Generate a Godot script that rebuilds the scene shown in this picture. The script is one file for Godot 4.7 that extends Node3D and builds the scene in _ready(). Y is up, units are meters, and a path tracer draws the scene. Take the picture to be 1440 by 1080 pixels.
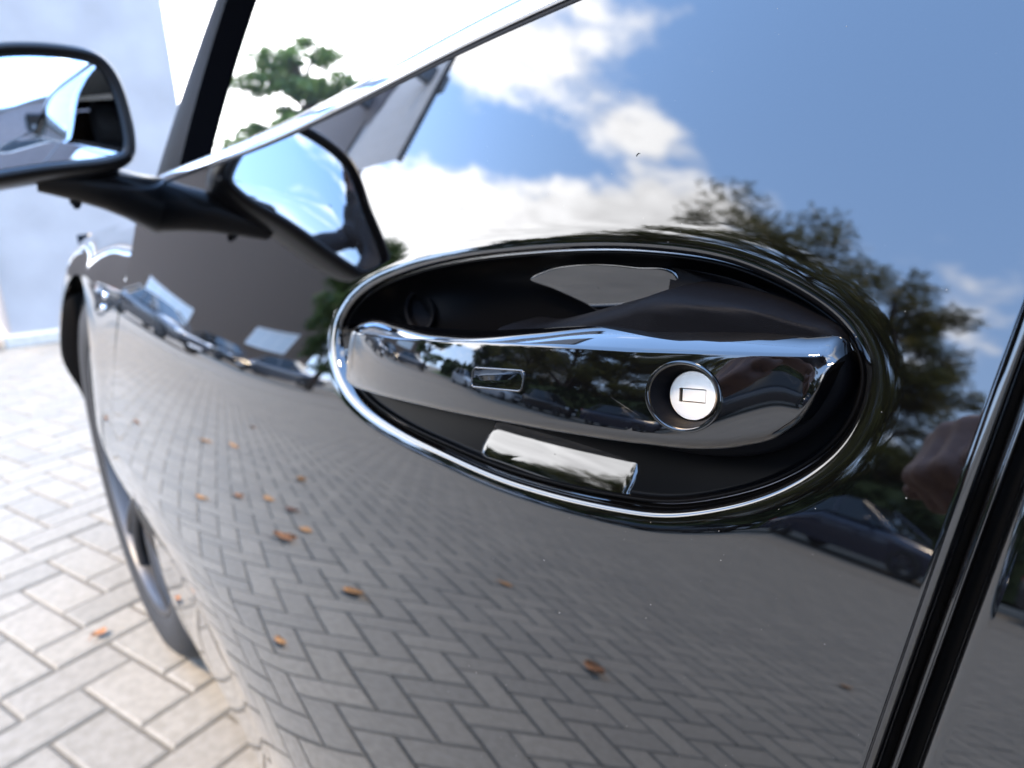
extends Node3D
# A black car's front door seen from a hand's breadth away. x runs towards the car's rear, y up, z out of the driver's side; metres.

class MB:
	var v := PackedVector3Array()
	var n := PackedVector3Array()
	var uv := PackedVector2Array()
	var c := PackedColorArray()
	var ix := PackedInt32Array()
	var col := Color.WHITE
	func vert(p: Vector3, nn: Vector3, t := Vector2.ZERO) -> int:
		v.append(p); n.append(nn); uv.append(t); c.append(col)
		return v.size() - 1
	func tri(a: int, b: int, d: int) -> void:
		var g := (v[d] - v[a]).cross(v[b] - v[a])
		if g.dot(n[a] + n[b] + n[d]) < 0.0:
			ix.append(a); ix.append(d); ix.append(b)
		else:
			ix.append(a); ix.append(b); ix.append(d)
	func quad(a: int, b: int, d: int, e: int) -> void:
		tri(a, b, d); tri(a, d, e)
	func flat(p: Array, hint := Vector3.ZERO) -> void:
		var g: Vector3 = ((p[2] - p[0]) as Vector3).cross(p[1] - p[0]).normalized()
		if hint != Vector3.ZERO and g.dot(hint) < 0.0:
			g = -g
		var k := []
		for q in p:
			k.append(vert(q, g))
		for i in range(1, p.size() - 1):
			tri(k[0], k[i], k[i + 1])
	func grid(nu: int, nv: int, f: Callable, sgn := 1.0, u0 := 0.0, u1 := 1.0, v0 := 0.0, v1 := 1.0) -> void:
		var at := v.size()
		var e := 0.0005
		for i in nu + 1:
			var u := lerpf(u0, u1, float(i) / nu)
			for j in nv + 1:
				var w := lerpf(v0, v1, float(j) / nv)
				var p: Vector3 = f.call(u, w)
				var du: Vector3 = f.call(minf(u + e, u1), w) - f.call(maxf(u - e, u0), w)
				var dv: Vector3 = f.call(u, minf(w + e, v1)) - f.call(u, maxf(w - e, v0))
				var g := du.cross(dv)
				if g.length_squared() < 1e-20:
					g = (f.call(u, clampf(w, v0 + 0.02 * (v1 - v0), v1 - 0.02 * (v1 - v0))) as Vector3) - p
					var u2 := clampf(u, u0 + 0.01 * (u1 - u0), u1 - 0.01 * (u1 - u0))
					var w2 := clampf(w, v0 + 0.01 * (v1 - v0), v1 - 0.01 * (v1 - v0))
					g = ((f.call(u2 + e, w2) as Vector3) - f.call(u2 - e, w2)).cross((f.call(u2, w2 + e) as Vector3) - f.call(u2, w2 - e))
				vert(p, g.normalized() * sgn, Vector2(u, w))
		for i in nu:
			for j in nv:
				var a := at + i * (nv + 1) + j
				quad(a, a + 1, a + nv + 2, a + nv + 1)
	func box(lo: Vector3, hi: Vector3, b := 0.0) -> void:
		# a box whose edges are chamfered by b
		var m := (lo + hi) / 2.0
		var h := (hi - lo) / 2.0
		b = minf(b, minf(h.x, minf(h.y, h.z)) * 0.9)
		for ax in 3:
			for s in [-1.0, 1.0]:
				var o := Vector3.ZERO
				o[ax] = s * h[ax]
				var a1 := Vector3.ZERO
				a1[(ax + 1) % 3] = h[(ax + 1) % 3] - b
				var a2 := Vector3.ZERO
				a2[(ax + 2) % 3] = h[(ax + 2) % 3] - b
				flat([m + o - a1 - a2, m + o + a1 - a2, m + o + a1 + a2, m + o - a1 + a2], o)
		if b <= 0.0:
			return
		for ax in 3:
			var p := (ax + 1) % 3
			var q := (ax + 2) % 3
			for s in [-1.0, 1.0]:
				for t in [-1.0, 1.0]:
					var l := Vector3.ZERO
					l[ax] = h[ax] - b
					var e1 := Vector3.ZERO
					e1[p] = s * h[p]; e1[q] = t * (h[q] - b)
					var e2 := Vector3.ZERO
					e2[p] = s * (h[p] - b); e2[q] = t * h[q]
					flat([m + e1 - l, m + e1 + l, m + e2 + l, m + e2 - l], e1 + e2)
		for s in [-1.0, 1.0]:
			for t in [-1.0, 1.0]:
				for r in [-1.0, 1.0]:
					var k := Vector3(s, t, r)
					flat([m + k * Vector3(h.x, h.y - b, h.z - b), m + k * Vector3(h.x - b, h.y, h.z - b), m + k * Vector3(h.x - b, h.y - b, h.z)], k)
	func tube(path: Array, radii: Array, sides := 8, caps := true, squash := 1.0) -> void:
		var side := Vector3.ZERO
		var at := v.size()
		for i in path.size():
			var d: Vector3 = (path[mini(i + 1, path.size() - 1)] - path[maxi(i - 1, 0)])
			d = d.normalized()
			if side == Vector3.ZERO:
				side = d.cross(Vector3.UP if absf(d.y) < 0.9 else Vector3.RIGHT).normalized()
			side = (side - d * side.dot(d)).normalized()
			var other := d.cross(side)
			for k in sides + 1:
				var a := TAU * k / sides
				var g := side * cos(a) + other * sin(a)
				vert(path[i] + (side * cos(a) + other * sin(a) * squash) * float(radii[mini(i, radii.size() - 1)]), g, Vector2(float(k) / sides, i))
		for i in path.size() - 1:
			for k in sides:
				var a := at + i * (sides + 1) + k
				quad(a, a + 1, a + sides + 2, a + sides + 1)
		if caps:
			for e in [0, path.size() - 1]:
				var ring := []
				for k in sides:
					ring.append(v[at + e * (sides + 1) + k])
				flat(ring, path[e] - path[absi(e - 1)])
	func lathe(centre: Vector3, axis: Vector3, prof: Array, sides := 32, squash := Vector2.ONE) -> void:
		# prof: (radius, along axis)
		var s1 := axis.cross(Vector3.UP if absf(axis.y) < 0.9 else Vector3.RIGHT).normalized()
		var s2 := axis.cross(s1)
		for i in prof.size() - 1:
			var at := v.size()
			var a: Vector2 = prof[i]
			var b: Vector2 = prof[i + 1]
			var pa: Vector2 = prof[maxi(i - 1, 0)]
			var nb: Vector2 = prof[mini(i + 2, prof.size() - 1)]
			var t := (b - a).normalized()
			var t0 := (b - pa).normalized() if i > 0 and (a - pa).normalized().dot(t) > 0.75 else t
			var t1 := (nb - a).normalized() if i < prof.size() - 2 and (nb - b).normalized().dot(t) > 0.75 else t
			for k in sides + 1:
				var ang := TAU * k / sides
				var r := s1 * cos(ang) * squash.x + s2 * sin(ang) * squash.y
				vert(centre + r * a.x + axis * a.y, (r * t0.y - axis * t0.x).normalized(), Vector2(float(k) / sides, 0))
				vert(centre + r * b.x + axis * b.y, (r * t1.y - axis * t1.x).normalized(), Vector2(float(k) / sides, 1))
			for k in sides:
				quad(at + 2 * k, at + 2 * k + 1, at + 2 * k + 3, at + 2 * k + 2)
	func ball(m: Vector3, r: Vector3, nu := 12, nv := 8) -> void:
		grid(nu, nv, func(u, w): return m + Vector3(cos(TAU * u) * sin(PI * w), cos(PI * w), sin(TAU * u) * sin(PI * w)) * r, -1.0)
	func prism(poly: PackedVector2Array, f: Callable, z0: float, z1: float) -> void:
		# an outline (in the plane of f's first two arguments) with front, back and sides; f(x, y, z) -> point
		var tr := Geometry2D.triangulate_polygon(poly)
		for s in [z0, z1]:
			for i in range(0, tr.size(), 3):
				var a: Vector3 = f.call(poly[tr[i]].x, poly[tr[i]].y, s)
				var b: Vector3 = f.call(poly[tr[i + 1]].x, poly[tr[i + 1]].y, s)
				var d: Vector3 = f.call(poly[tr[i + 2]].x, poly[tr[i + 2]].y, s)
				var o: Vector3 = f.call(poly[tr[i]].x, poly[tr[i]].y, z0 + z1 - s)
				flat([a, b, d], a - o)
		var mid := Vector2.ZERO
		for q in poly:
			mid += q / poly.size()
		for i in poly.size():
			var p := poly[i]
			var q := poly[(i + 1) % poly.size()]
			var a: Vector3 = f.call(p.x, p.y, z0)
			flat([a, f.call(q.x, q.y, z0), f.call(q.x, q.y, z1), f.call(p.x, p.y, z1)], a - (f.call(mid.x, mid.y, z0) as Vector3))
	func mesh() -> ArrayMesh:
		var a := []
		a.resize(Mesh.ARRAY_MAX)
		a[Mesh.ARRAY_VERTEX] = v; a[Mesh.ARRAY_NORMAL] = n; a[Mesh.ARRAY_TEX_UV] = uv; a[Mesh.ARRAY_COLOR] = c; a[Mesh.ARRAY_INDEX] = ix
		var m := ArrayMesh.new()
		m.add_surface_from_arrays(Mesh.PRIMITIVE_TRIANGLES, a)
		return m

var M := {}
var taken := {}
var rng := RandomNumberGenerator.new()

func numbered(s: String) -> String:
	taken[s] = taken.get(s, -1) + 1
	return s if taken[s] == 0 else "%s_%03d" % [s, taken[s]]

func thing(called: String, label: String, category: String, at := Vector3.ZERO, group := "", turn := 0.0) -> Node3D:
	var o := Node3D.new()
	o.name = numbered(called)
	add_child(o)
	o.position = at
	o.rotation.y = turn
	return tag(o, label, category, group)

func tag(o: Node3D, label: String, category: String, group := "") -> Node3D:
	o.set_meta("label", label)
	o.set_meta("category", category)
	if group:
		o.set_meta("group", group)
	return o

func part(called: String, m, mat: Material, parent: Node3D = null, at := Vector3.ZERO) -> MeshInstance3D:
	var o := MeshInstance3D.new()
	o.mesh = m.mesh() if m is MB else m
	o.material_override = mat
	o.position = at
	if parent == null:
		o.name = numbered(called)
		add_child(o)
	else:
		var k := called
		var i := 0
		while parent.has_node(k):
			i += 1
			k = "%s_%03d" % [called, i]
		o.name = k
		parent.add_child(o)
	return o

func hold(called: String, parent: Node3D, at := Vector3.ZERO) -> Node3D:
	var o := Node3D.new()
	var k := called
	var i := 0
	while parent.has_node(k):
		i += 1
		k = "%s_%03d" % [called, i]
	o.name = k
	parent.add_child(o)
	o.position = at
	return o

func struct(called: String, m, mat: Material) -> MeshInstance3D:
	var o := part(called, m, mat)
	o.set_meta("kind", "structure")
	return o

func lin(r: float, g: float, b: float) -> Color:
	return Color(r, g, b).linear_to_srgb()

func mat(c: Color, rough := 0.6, metal := 0.0, spec := 0.5) -> StandardMaterial3D:
	var m := StandardMaterial3D.new()
	m.albedo_color = c
	m.roughness = rough
	m.metallic = metal
	m.metallic_specular = spec
	m.cull_mode = BaseMaterial3D.CULL_DISABLED
	return m

func noise_tex(seed_: int, freq: float, lo: Color, hi: Color, size := 512, oct := 4) -> ImageTexture:
	var fn := FastNoiseLite.new()
	fn.seed = seed_
	fn.frequency = freq
	fn.fractal_octaves = oct
	var src := fn.get_seamless_image(size, size)
	var out := Image.create(size, size, false, Image.FORMAT_RGB8)
	for y in size:
		for x in size:
			out.set_pixel(x, y, lo.lerp(hi, src.get_pixel(x, y).r))
	return ImageTexture.create_from_image(out)

func textured(m: StandardMaterial3D, t: Texture2D, scale: float, bump: Texture2D = null, cm := 0.0, world := false) -> StandardMaterial3D:
	m.uv1_triplanar = true
	m.uv1_world_triplanar = world
	m.uv1_scale = Vector3.ONE * scale
	if t:
		m.albedo_texture = t
	if bump:
		m.heightmap_enabled = true
		m.heightmap_texture = bump
		m.heightmap_scale = cm
	return m

# ---------------------------------------------------------------- the camera, the sky, the sun
const EYE := Vector3(0.0, 0.853, 0.17)

func set_camera() -> void:
	var al := deg_to_rad(38.0)
	var p := deg_to_rad(15.4)
	var r := deg_to_rad(-3.2)
	var f0 := Vector3(-cos(al), 0, -sin(al))
	var r0 := Vector3(sin(al), 0, -cos(al))
	var f := f0 * cos(p) - Vector3.UP * sin(p)
	var u := Vector3.UP * cos(p) + f0 * sin(p)
	var cam := Camera3D.new()
	cam.name = "camera"
	cam.basis = Basis(r0 * cos(r) + u * sin(r), u * cos(r) - r0 * sin(r), -f)
	cam.position = EYE
	cam.fov = rad_to_deg(2.0 * atan(540.0 / 1010.0))
	cam.near = 0.02
	cam.far = 400.0
	var at := CameraAttributesPhysical.new()
	var vf := cam.fov
	at.frustum_focal_length = 20.0
	at.frustum_focus_distance = 0.205
	at.exposure_aperture = 10.5
	at.frustum_near = 0.02
	at.frustum_far = 400.0
	cam.attributes = at
	add_child(cam)
	cam.fov = vf

func az(v: Vector3) -> float:  # degrees from +z (out of the car) towards the car's front
	return rad_to_deg(atan2(-v.x, v.z))

func bump2(a: float, e: float, a0: float, e0: float, ra: float, re: float) -> float:
	var d := Vector2((a - a0) / ra, (e - e0) / re).length_squared()
	return exp(-d)

func sky_image() -> Image:
	var w := 1400
	var h := 700
	var im := Image.create(w, h, false, Image.FORMAT_RGBF)
	var big := FastNoiseLite.new()
	big.seed = 11; big.frequency = 1.0; big.fractal_octaves = 5; big.fractal_gain = 0.55
	var fine := FastNoiseLite.new()
	fine.seed = 5; fine.frequency = 5.0; fine.fractal_octaves = 4; fine.fractal_gain = 0.55
	var top := Vector3(0.445, 0.79, 1.50)
	var low := Vector3(0.90, 1.22, 1.72)
	for y in h:
		var el := 90.0 - (y + 0.5) / h * 180.0
		var e := deg_to_rad(el)
		var k := pow(1.0 - clampf(sin(e), 0.0, 1.0), 4.0)
		var base := top.lerp(low, k)
		if el < -2.0:
			for x in w:
				im.set_pixel(x, y, Color(0.22, 0.22, 0.21))
			continue
		for x in w:
			var a := ((x + 0.5) / w - 0.5) * 360.0
			var ar := deg_to_rad(a)
			var d := Vector3(-sin(ar) * cos(e), sin(e), cos(ar) * cos(e))
			# clouds as a layer overhead: the same puffs look smaller and flatter near the horizon
			var s := d / (d.y + 0.22)
			var nz := big.get_noise_3d(s.x * 1.25, s.z * 1.25, d.y * 0.8)
			var nf := fine.get_noise_3d(s.x * 1.3, s.z * 1.3, d.y * 2.2)
			var cover := 0.02
			# banks of cloud ahead of the car and thinner ones behind it
			var low_top := 23.0 - 0.28 * maxf(0.0, a - 45.0)
			cover += 0.85 * smoothstep(-1.5, 4.0, low_top - el) * smoothstep(33.0, 42.0, a) * (1.0 - smoothstep(74.0, 88.0, a)) * smoothstep(2.0, 9.0, el)
			cover += 0.95 * bump2(a, el, 65.5, 28.5, 12.0, 5.2)
			cover += 0.5 * bump2(a, el, 47.0, 25.5, 6.0, 2.6)
			cover += 0.9 * bump2(a, el, 112.0, 14.0, 26.0, 14.0)
			cover += 0.26 * bump2(a, el, 21.0, 24.0, 5.0, 1.5) + 0.36 * bump2(a, el, 14.0, 17.5, 5.0, 2.0)
			cover += 0.5 * bump2(a, el, -45.0, 24.0, 28.0, 12.0) + 0.5 * bump2(a, el, -150.0, 18.0, 40.0, 14.0) + 0.45 * bump2(a, el, 165.0, 40.0, 25.0, 14.0)
			cover += 0.4 * bump2(a, el, -120.0, 60.0, 60.0, 14.0)
			cover -= 0.45 * bump2(a, el, 24.0, 31.0, 17.0, 7.0) + 0.35 * bump2(a, el, 63.0, 21.0, 7.0, 2.2)
			var dens := cover - 0.22 + nz * 0.75 + nf * 0.26
			var cl := smoothstep(0.0, 0.42, dens)
			var shade := clampf(1.0 + 0.30 * nf - 0.20 * smoothstep(0.45, 1.2, dens), 0.66, 1.1)
			var white := Vector3(1.95, 1.95, 1.99) * shade
			var c := base.lerp(white, cl)
			im.set_pixel(x, y, Color(c.x, c.y, c.z))
	# shift so that the middle of what was drawn (a = 0) lies at +z: u = 0.5
	return im

func set_light() -> void:
	var env := Environment.new()
	env.background_mode = Environment.BG_SKY
	var sky := Sky.new()
	var pm := PanoramaSkyMaterial.new()
	pm.panorama = ImageTexture.create_from_image(sky_image())
	sky.sky_material = pm
	env.sky = sky
	env.tonemap_mode = Environment.TONE_MAPPER_LINEAR
	env.tonemap_exposure = 4.0
	env.sdfgi_enabled = true
	env.ssao_enabled = true
	env.ssil_enabled = true
	var we := WorldEnvironment.new()
	we.name = "world_environment"
	we.environment = env
	add_child(we)
	var sun := DirectionalLight3D.new()
	sun.name = "sun"
	sun.light_energy = 0.7
	sun.light_color = Color(1.0, 0.90, 0.76)
	sun.light_angular_distance = 10.0
	sun.shadow_enabled = true
	add_child(sun)
	# the sun stands high behind thin cloud on the driver's side
	sun.look_at_from_position(Vector3(-0.12, 1.15, 0.80), Vector3.ZERO)

const PAVER_TONES := [[0.252, 0.224, 0.178], [0.238, 0.212, 0.170], [0.266, 0.236, 0.188], [0.226, 0.203, 0.164]]

func make_materials() -> void:
	var grain := noise_tex(3, 0.05, Color(0, 0, 0), Color(1, 1, 1), 256, 3)
	var speck := noise_tex(8, 0.22, Color(0, 0, 0), Color(1, 1, 1), 256, 2)
	var paint := mat(lin(0.0008, 0.0008, 0.0009), 0.015, 0.0, 0.56)
	paint.clearcoat_enabled = true
	paint.clearcoat = 1.0
	paint.clearcoat_roughness = 0.0
	M.paint = paint
	M.gloss = mat(lin(0.001, 0.001, 0.0012), 0.02, 0.0, 0.5)
	var gl: StandardMaterial3D = M.gloss
	gl.clearcoat_enabled = true
	gl.clearcoat = 1.0
	gl.clearcoat_roughness = 0.01
	M.recess = mat(lin(0.002, 0.002, 0.0022), 0.28, 0.0, 0.14)
	M.satin_black = mat(lin(0.003, 0.003, 0.0034), 0.3, 0.0, 0.3)
	M.chrome = mat(Color(0.90, 0.91, 0.93), 0.06, 1.0)
	M.satin = textured(mat(Color(0.90, 0.85, 0.78), 0.45, 1.0), null, 90.0, speck, 0.006)
	M.plastic = textured(mat(lin(0.004, 0.004, 0.0048), 0.48, 0.0, 0.13), noise_tex(12, 0.2, Color(0.7, 0.7, 0.72), Color(1, 1, 1), 256, 2), 60.0, speck, 0.012)
	M.rubber = mat(lin(0.005, 0.005, 0.005), 0.6, 0.0, 0.25)
	M.tyre = textured(mat(lin(0.025, 0.024, 0.023), 0.8), noise_tex(21, 0.04, Color(0.6, 0.59, 0.57), Color(1, 1, 1), 256, 4), 6.0, grain, 0.05)
	M.alloy = mat(Color(0.30, 0.30, 0.305), 0.42, 0.8)
	M.dark_metal = mat(Color(0.18, 0.18, 0.19), 0.5, 0.8)
	M.mirror = mat(Color(0.78, 0.83, 0.88), 0.01, 1.0)
	M.glass = mat(Color(0.9, 0.95, 0.93, 0.05), 0.02, 0.0, 0.5)
	(M.glass as StandardMaterial3D).transparency = BaseMaterial3D.TRANSPARENCY_ALPHA
	M.tint = mat(lin(0.010, 0.013, 0.013), 0.03, 0.0, 0.55)
	M.leather = textured(mat(lin(0.02, 0.02, 0.022), 0.55), null, 8.0, grain, 0.05)
	M.liner = mat(lin(0.30, 0.29, 0.27), 0.9)
	M.red_lens = mat(lin(0.30, 0.012, 0.012), 0.08)
	M.lamp = mat(lin(0.75, 0.78, 0.80), 0.06, 0.3)
	M.amber = mat(lin(0.55, 0.16, 0.01), 0.15)
	# ground and buildings
	var con := noise_tex(31, 0.02, Color(0.86, 0.855, 0.84), Color(1, 1, 1), 512, 5)
	var conb := noise_tex(32, 0.12, Color(0, 0, 0), Color(1, 1, 1), 512, 4)
	M.con = con
	M.conb = conb
	M.paver = []
	for k in PAVER_TONES:
		M.paver.append(textured(mat(lin(k[0], k[1], k[2]), 0.85), con, 3.3, conb, 0.12, true))
	var pv := textured(mat(Color.WHITE, 0.85), con, 3.3, conb, 0.12, true)
	pv.vertex_color_use_as_albedo = true
	M.paver_many = pv
	M.joint = textured(mat(lin(0.165, 0.147, 0.116), 0.95), con, 6.0, conb, 0.2, true)
	M.ground = textured(mat(lin(0.215, 0.192, 0.155), 0.9), con, 0.7, conb, 0.3, true)
	M.render_white = textured(mat(lin(0.78, 0.78, 0.77), 0.85), noise_tex(41, 0.012, Color(0.93, 0.93, 0.93), Color(1, 1, 1), 256, 5), 0.6, conb, 0.15, true)
	M.awning = textured(mat(lin(0.85, 0.85, 0.84), 0.8), noise_tex(43, 0.02, Color(0.94, 0.94, 0.94), Color(1, 1, 1), 256, 4), 0.8)
	(M.awning as StandardMaterial3D).backlight_enabled = true
	(M.awning as StandardMaterial3D).backlight = Color(0.9, 0.9, 0.9)
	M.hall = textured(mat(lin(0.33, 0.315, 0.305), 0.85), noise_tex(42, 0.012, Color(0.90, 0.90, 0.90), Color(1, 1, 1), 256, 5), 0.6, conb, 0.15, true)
	M.plinth = textured(mat(lin(0.52, 0.47, 0.40), 0.85), con, 1.5, conb, 0.2, true)
	M.brown = textured(mat(lin(0.125, 0.092, 0.070), 0.8), con, 1.2, conb, 0.2, true)
	M.brown2 = textured(mat(lin(0.105, 0.078, 0.060), 0.8), con, 1.2, conb, 0.2, true)
	M.mauve = textured(mat(lin(0.20, 0.185, 0.20), 0.7), con, 1.0, conb, 0.1, true)
	M.slate = textured(mat(lin(0.06, 0.055, 0.055), 0.6), con, 1.0, conb, 0.2, true)
	M.white_paint = mat(lin(0.80, 0.80, 0.79), 0.4)
	M.pane = mat(lin(0.05, 0.065, 0.08), 0.04, 0.0, 0.6)
	M.blind = mat(lin(0.55, 0.62, 0.66), 0.6)
	M.zinc = mat(Color(0.42, 0.44, 0.46), 0.45, 0.6)
	M.bark = textured(mat(lin(0.085, 0.062, 0.045), 0.95), con, 4.0, conb, 1.2, true)
	M.core = mat(lin(0.050, 0.066, 0.018), 0.95)
	var leaf := mat(Color.WHITE, 0.5)
	leaf.vertex_color_use_as_albedo = true
	leaf.backlight_enabled = true
	leaf.backlight = Color(0.85, 0.85, 0.85)
	M.leaf = leaf
	M.grass = textured(mat(lin(0.075, 0.115, 0.022), 0.9), con, 2.0, conb, 0.8, true)
	var dead := textured(mat(lin(0.74, 0.40, 0.14), 0.7), noise_tex(51, 0.05, Color(0.6, 0.5, 0.42), Color(1, 1, 1), 128, 4), 14.0)
	M.dust = mat(lin(0.30, 0.28, 0.25), 0.9)
	M.dead = [dead, textured(mat(lin(0.56, 0.27, 0.11), 0.75), dead.albedo_texture, 14.0), textured(mat(lin(0.30, 0.16, 0.10), 0.8), dead.albedo_texture, 14.0)]
	M.skin = textured(mat(lin(0.31, 0.185, 0.14), 0.55), noise_tex(61, 0.06, Color(0.86, 0.80, 0.78), Color(1, 1, 1), 256, 4), 9.0)
	M.jacket = textured(mat(lin(0.045, 0.032, 0.027), 0.85), con, 5.0, conb, 0.15)
	M.trousers = textured(mat(lin(0.018, 0.019, 0.024), 0.85), con, 5.0, conb, 0.15)
	M.hair = mat(lin(0.03, 0.02, 0.014), 0.6)
	M.shoe = mat(lin(0.02, 0.017, 0.015), 0.5)

# ---------------------------------------------------------------- the car's side
const WHEEL_X := -1.45
const REAR_X := 1.52
const WHEEL_R := 0.357
const TILT_Y := [0.02, 0.10, 0.18, 0.25, 0.33, 0.40, 0.46, 0.52, 0.60, 0.68, 0.76, 0.84, 0.95, 1.05, 1.15]
const TILT := [-46.0, -40.0, -28.0, -14.0, -7.0, -6.0, -3.5, 2.5, 8.2, 11.4, 13.6, 15.0, 17.0, 19.0, 21.0]
var side_tab := PackedFloat32Array()

func make_side_table() -> void:
	var z := 0.0
	var z8 := 0.0
	for i in 2201:
		var y := 0.05 + i * 0.0005
		side_tab.append(z)
		if i == 1500:
			z8 = z
		var k := 1
		while k < TILT_Y.size() - 3 and y > TILT_Y[k + 1]:
			k += 1
		var t: float = (y - TILT_Y[k]) / (TILT_Y[k + 1] - TILT_Y[k])
		z -= tan(deg_to_rad(cubic_interpolate_in_time(TILT[k], TILT[k + 1], TILT[k - 1], TILT[k + 2], t, TILT_Y[k + 1] - TILT_Y[k], TILT_Y[k - 1] - TILT_Y[k], TILT_Y[k + 2] - TILT_Y[k]))) * 0.0005
	for i in side_tab.size():
		side_tab[i] -= z8

func flare(x: float, y: float, wx: float) -> float:
	var r := Vector2(x - wx, y - 0.36).length()
	return lerpf(0.004, 0.014, smoothstep(-1.35, -1.65, x)) * exp(-pow((r - 0.41) / 0.075, 2.0))

func side_z(x: float, y: float) -> float:
	var f := clampf((y - 0.05) / 0.0005, 0.0, 2199.0)
	var i := int(f)
	var z := lerpf(side_tab[i], side_tab[i + 1], f - i)
	var a := minf(x + 0.35, 0.0)
	z -= 0.034 * a * a + 0.035 * (y - 0.66) * smoothstep(0.15, 0.65, -x)
	z -= 0.003 * tanh(1.3 * (y - 0.765) / 0.05) * smoothstep(0.2, 0.55, -x)   # a soft shoulder towards the front
	z -= 0.035 * smoothstep(0.57, 0.40, y) * smoothstep(0.3, 0.8, -x) * smoothstep(2.2, 1.9, -x)
	var b := minf(x + 1.75, 0.0)
	z -= 0.9 * b * b
	var d := maxf(x - 1.2, 0.0)
	z -= 0.05 * d * d + 0.5 * pow(maxf(x - 2.1, 0.0), 2.0)
	if x < -0.8:
		z += flare(x, y, WHEEL_X)
	elif x > 0.8:
		z += flare(x, y, REAR_X)
	return z

func side(x: float, y: float) -> Vector3:
	return Vector3(x, y, side_z(x, y))

func side_n(x: float, y: float) -> Vector3:
	var e := 0.001
	return Vector3(-(side_z(x + e, y) - side_z(x - e, y)) / (2.0 * e), -(side_z(x, y + e) - side_z(x, y - e)) / (2.0 * e), 1.0).normalized()

func belt_y(x: float) -> float:
	var xs := [-1.1, -0.854, -0.471, -0.374, -0.284, 0.0, 0.6, 1.1, 1.4]
	var yy := [0.866, 0.8781, 0.8985, 0.9065, 0.9150, 0.931, 0.953, 0.963, 0.966]
	for i in range(0, 8):
		if x <= xs[i + 1] or i == 7:
			var i0 := maxi(i - 1, 0)
			var i3 := mini(i + 2, 8)
			return cubic_interpolate_in_time(yy[i], yy[i + 1], yy[i0], yy[i3], clampf((x - xs[i]) / (xs[i + 1] - xs[i]), 0, 1), xs[i + 1] - xs[i], minf(xs[i0] - xs[i], -0.01), maxf(xs[i3] - xs[i], xs[i + 1] - xs[i] + 0.01))
	return yy[8]

func door_end(y: float) -> float:  # the rear edge of the front door's skin
	return -0.0530 + (y - 0.76) * 0.115 + 0.55 * pow(maxf(0.60 - y, 0.0), 2.0)

# the outline of the handle's recess on the door, front to rear over the top and back along the bottom
const CUP := [
	-0.3703, 0.7867, -0.3483, 0.8045, -0.3066, 0.8175, -0.26, 0.8258, -0.2133, 0.8307, -0.176, 0.8329, -0.1482, 0.8327, -0.1269, 0.8309, -0.11, 0.8268,
	-0.0967, 0.8217, -0.0863, 0.8161, -0.0807, 0.8102, -0.0778, 0.8039, -0.0777, 0.7971, -0.08, 0.7879, -0.0866, 0.7782, -0.0988, 0.7677, -0.1155, 0.7585,
	-0.1326, 0.7517, -0.1529, 0.7476, -0.1803, 0.7437, -0.2135, 0.7409, -0.2544, 0.7406, -0.2917, 0.7415, -0.3289, 0.7459, -0.3535, 0.7545, -0.3683, 0.7676]
var cup_out: Array[Vector2] = []   # evenly spaced along the outline
var cup_in: Array[Vector2] = []    # the inward direction there

func make_cup_outline(n: int) -> void:
	var c := Curve2D.new()
	var k := CUP.size() / 2
	c.bake_interval = 0.0006
	for i in k + 1:
		var p := Vector2(CUP[2 * (i % k)], CUP[2 * (i % k) + 1])
		var a := Vector2(CUP[2 * ((i + k - 1) % k)], CUP[2 * ((i + k - 1) % k) + 1])
		var b := Vector2(CUP[2 * ((i + 1) % k)], CUP[2 * ((i + 1) % k) + 1])
		var t := (b - a).normalized()
		c.add_point(p, -t * (p - a).length() / 3.0, t * (b - p).length() / 3.0)
	var raw: Array[Vector2] = []
	for i in n:
		raw.append(c.sample_baked(c.get_baked_length() * i / n, true))
	for pass_ in 14:  # even out the small bumps of the measured points
		var s: Array[Vector2] = []
		for i in n:
			s.append(raw[i] * 0.5 + (raw[(i + 1) % n] + raw[(i + n - 1) % n]) * 0.25)
		raw = s
	cup_out = raw
	for i in n:
		var t := (raw[(i + 2) % n] - raw[(i + n - 2) % n]).normalized()
		cup_in.append(Vector2(t.y, -t.x))  # the outline runs clockwise seen from outside (x to the right)

func cup_point(p: Vector2, depth: float) -> Vector3:
	return Vector3(p.x, p.y, side_z(p.x, p.y) - depth)

func ring_mesh(mb: MB, rings: Array) -> void:
	# rings: arrays of Vector3 of one length, closed round; smooth normals from the neighbours
	var m: int = rings.size()
	var n: int = rings[0].size()
	var at := mb.v.size()
	for i in m:
		for k in n + 1:
			var q := k % n
			var du: Vector3 = rings[mini(i + 1, m - 1)][q] - rings[maxi(i - 1, 0)][q]
			var dv: Vector3 = rings[i][(q + 1) % n] - rings[i][(q + n - 1) % n]
			mb.vert(rings[i][q], du.cross(dv).normalized(), Vector2(float(k) / n, float(i) / m))
	for i in m - 1:
		for k in n:
			var a := at + i * (n + 1) + k
			mb.quad(a, a + 1, a + n + 2, a + n + 1)

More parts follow.
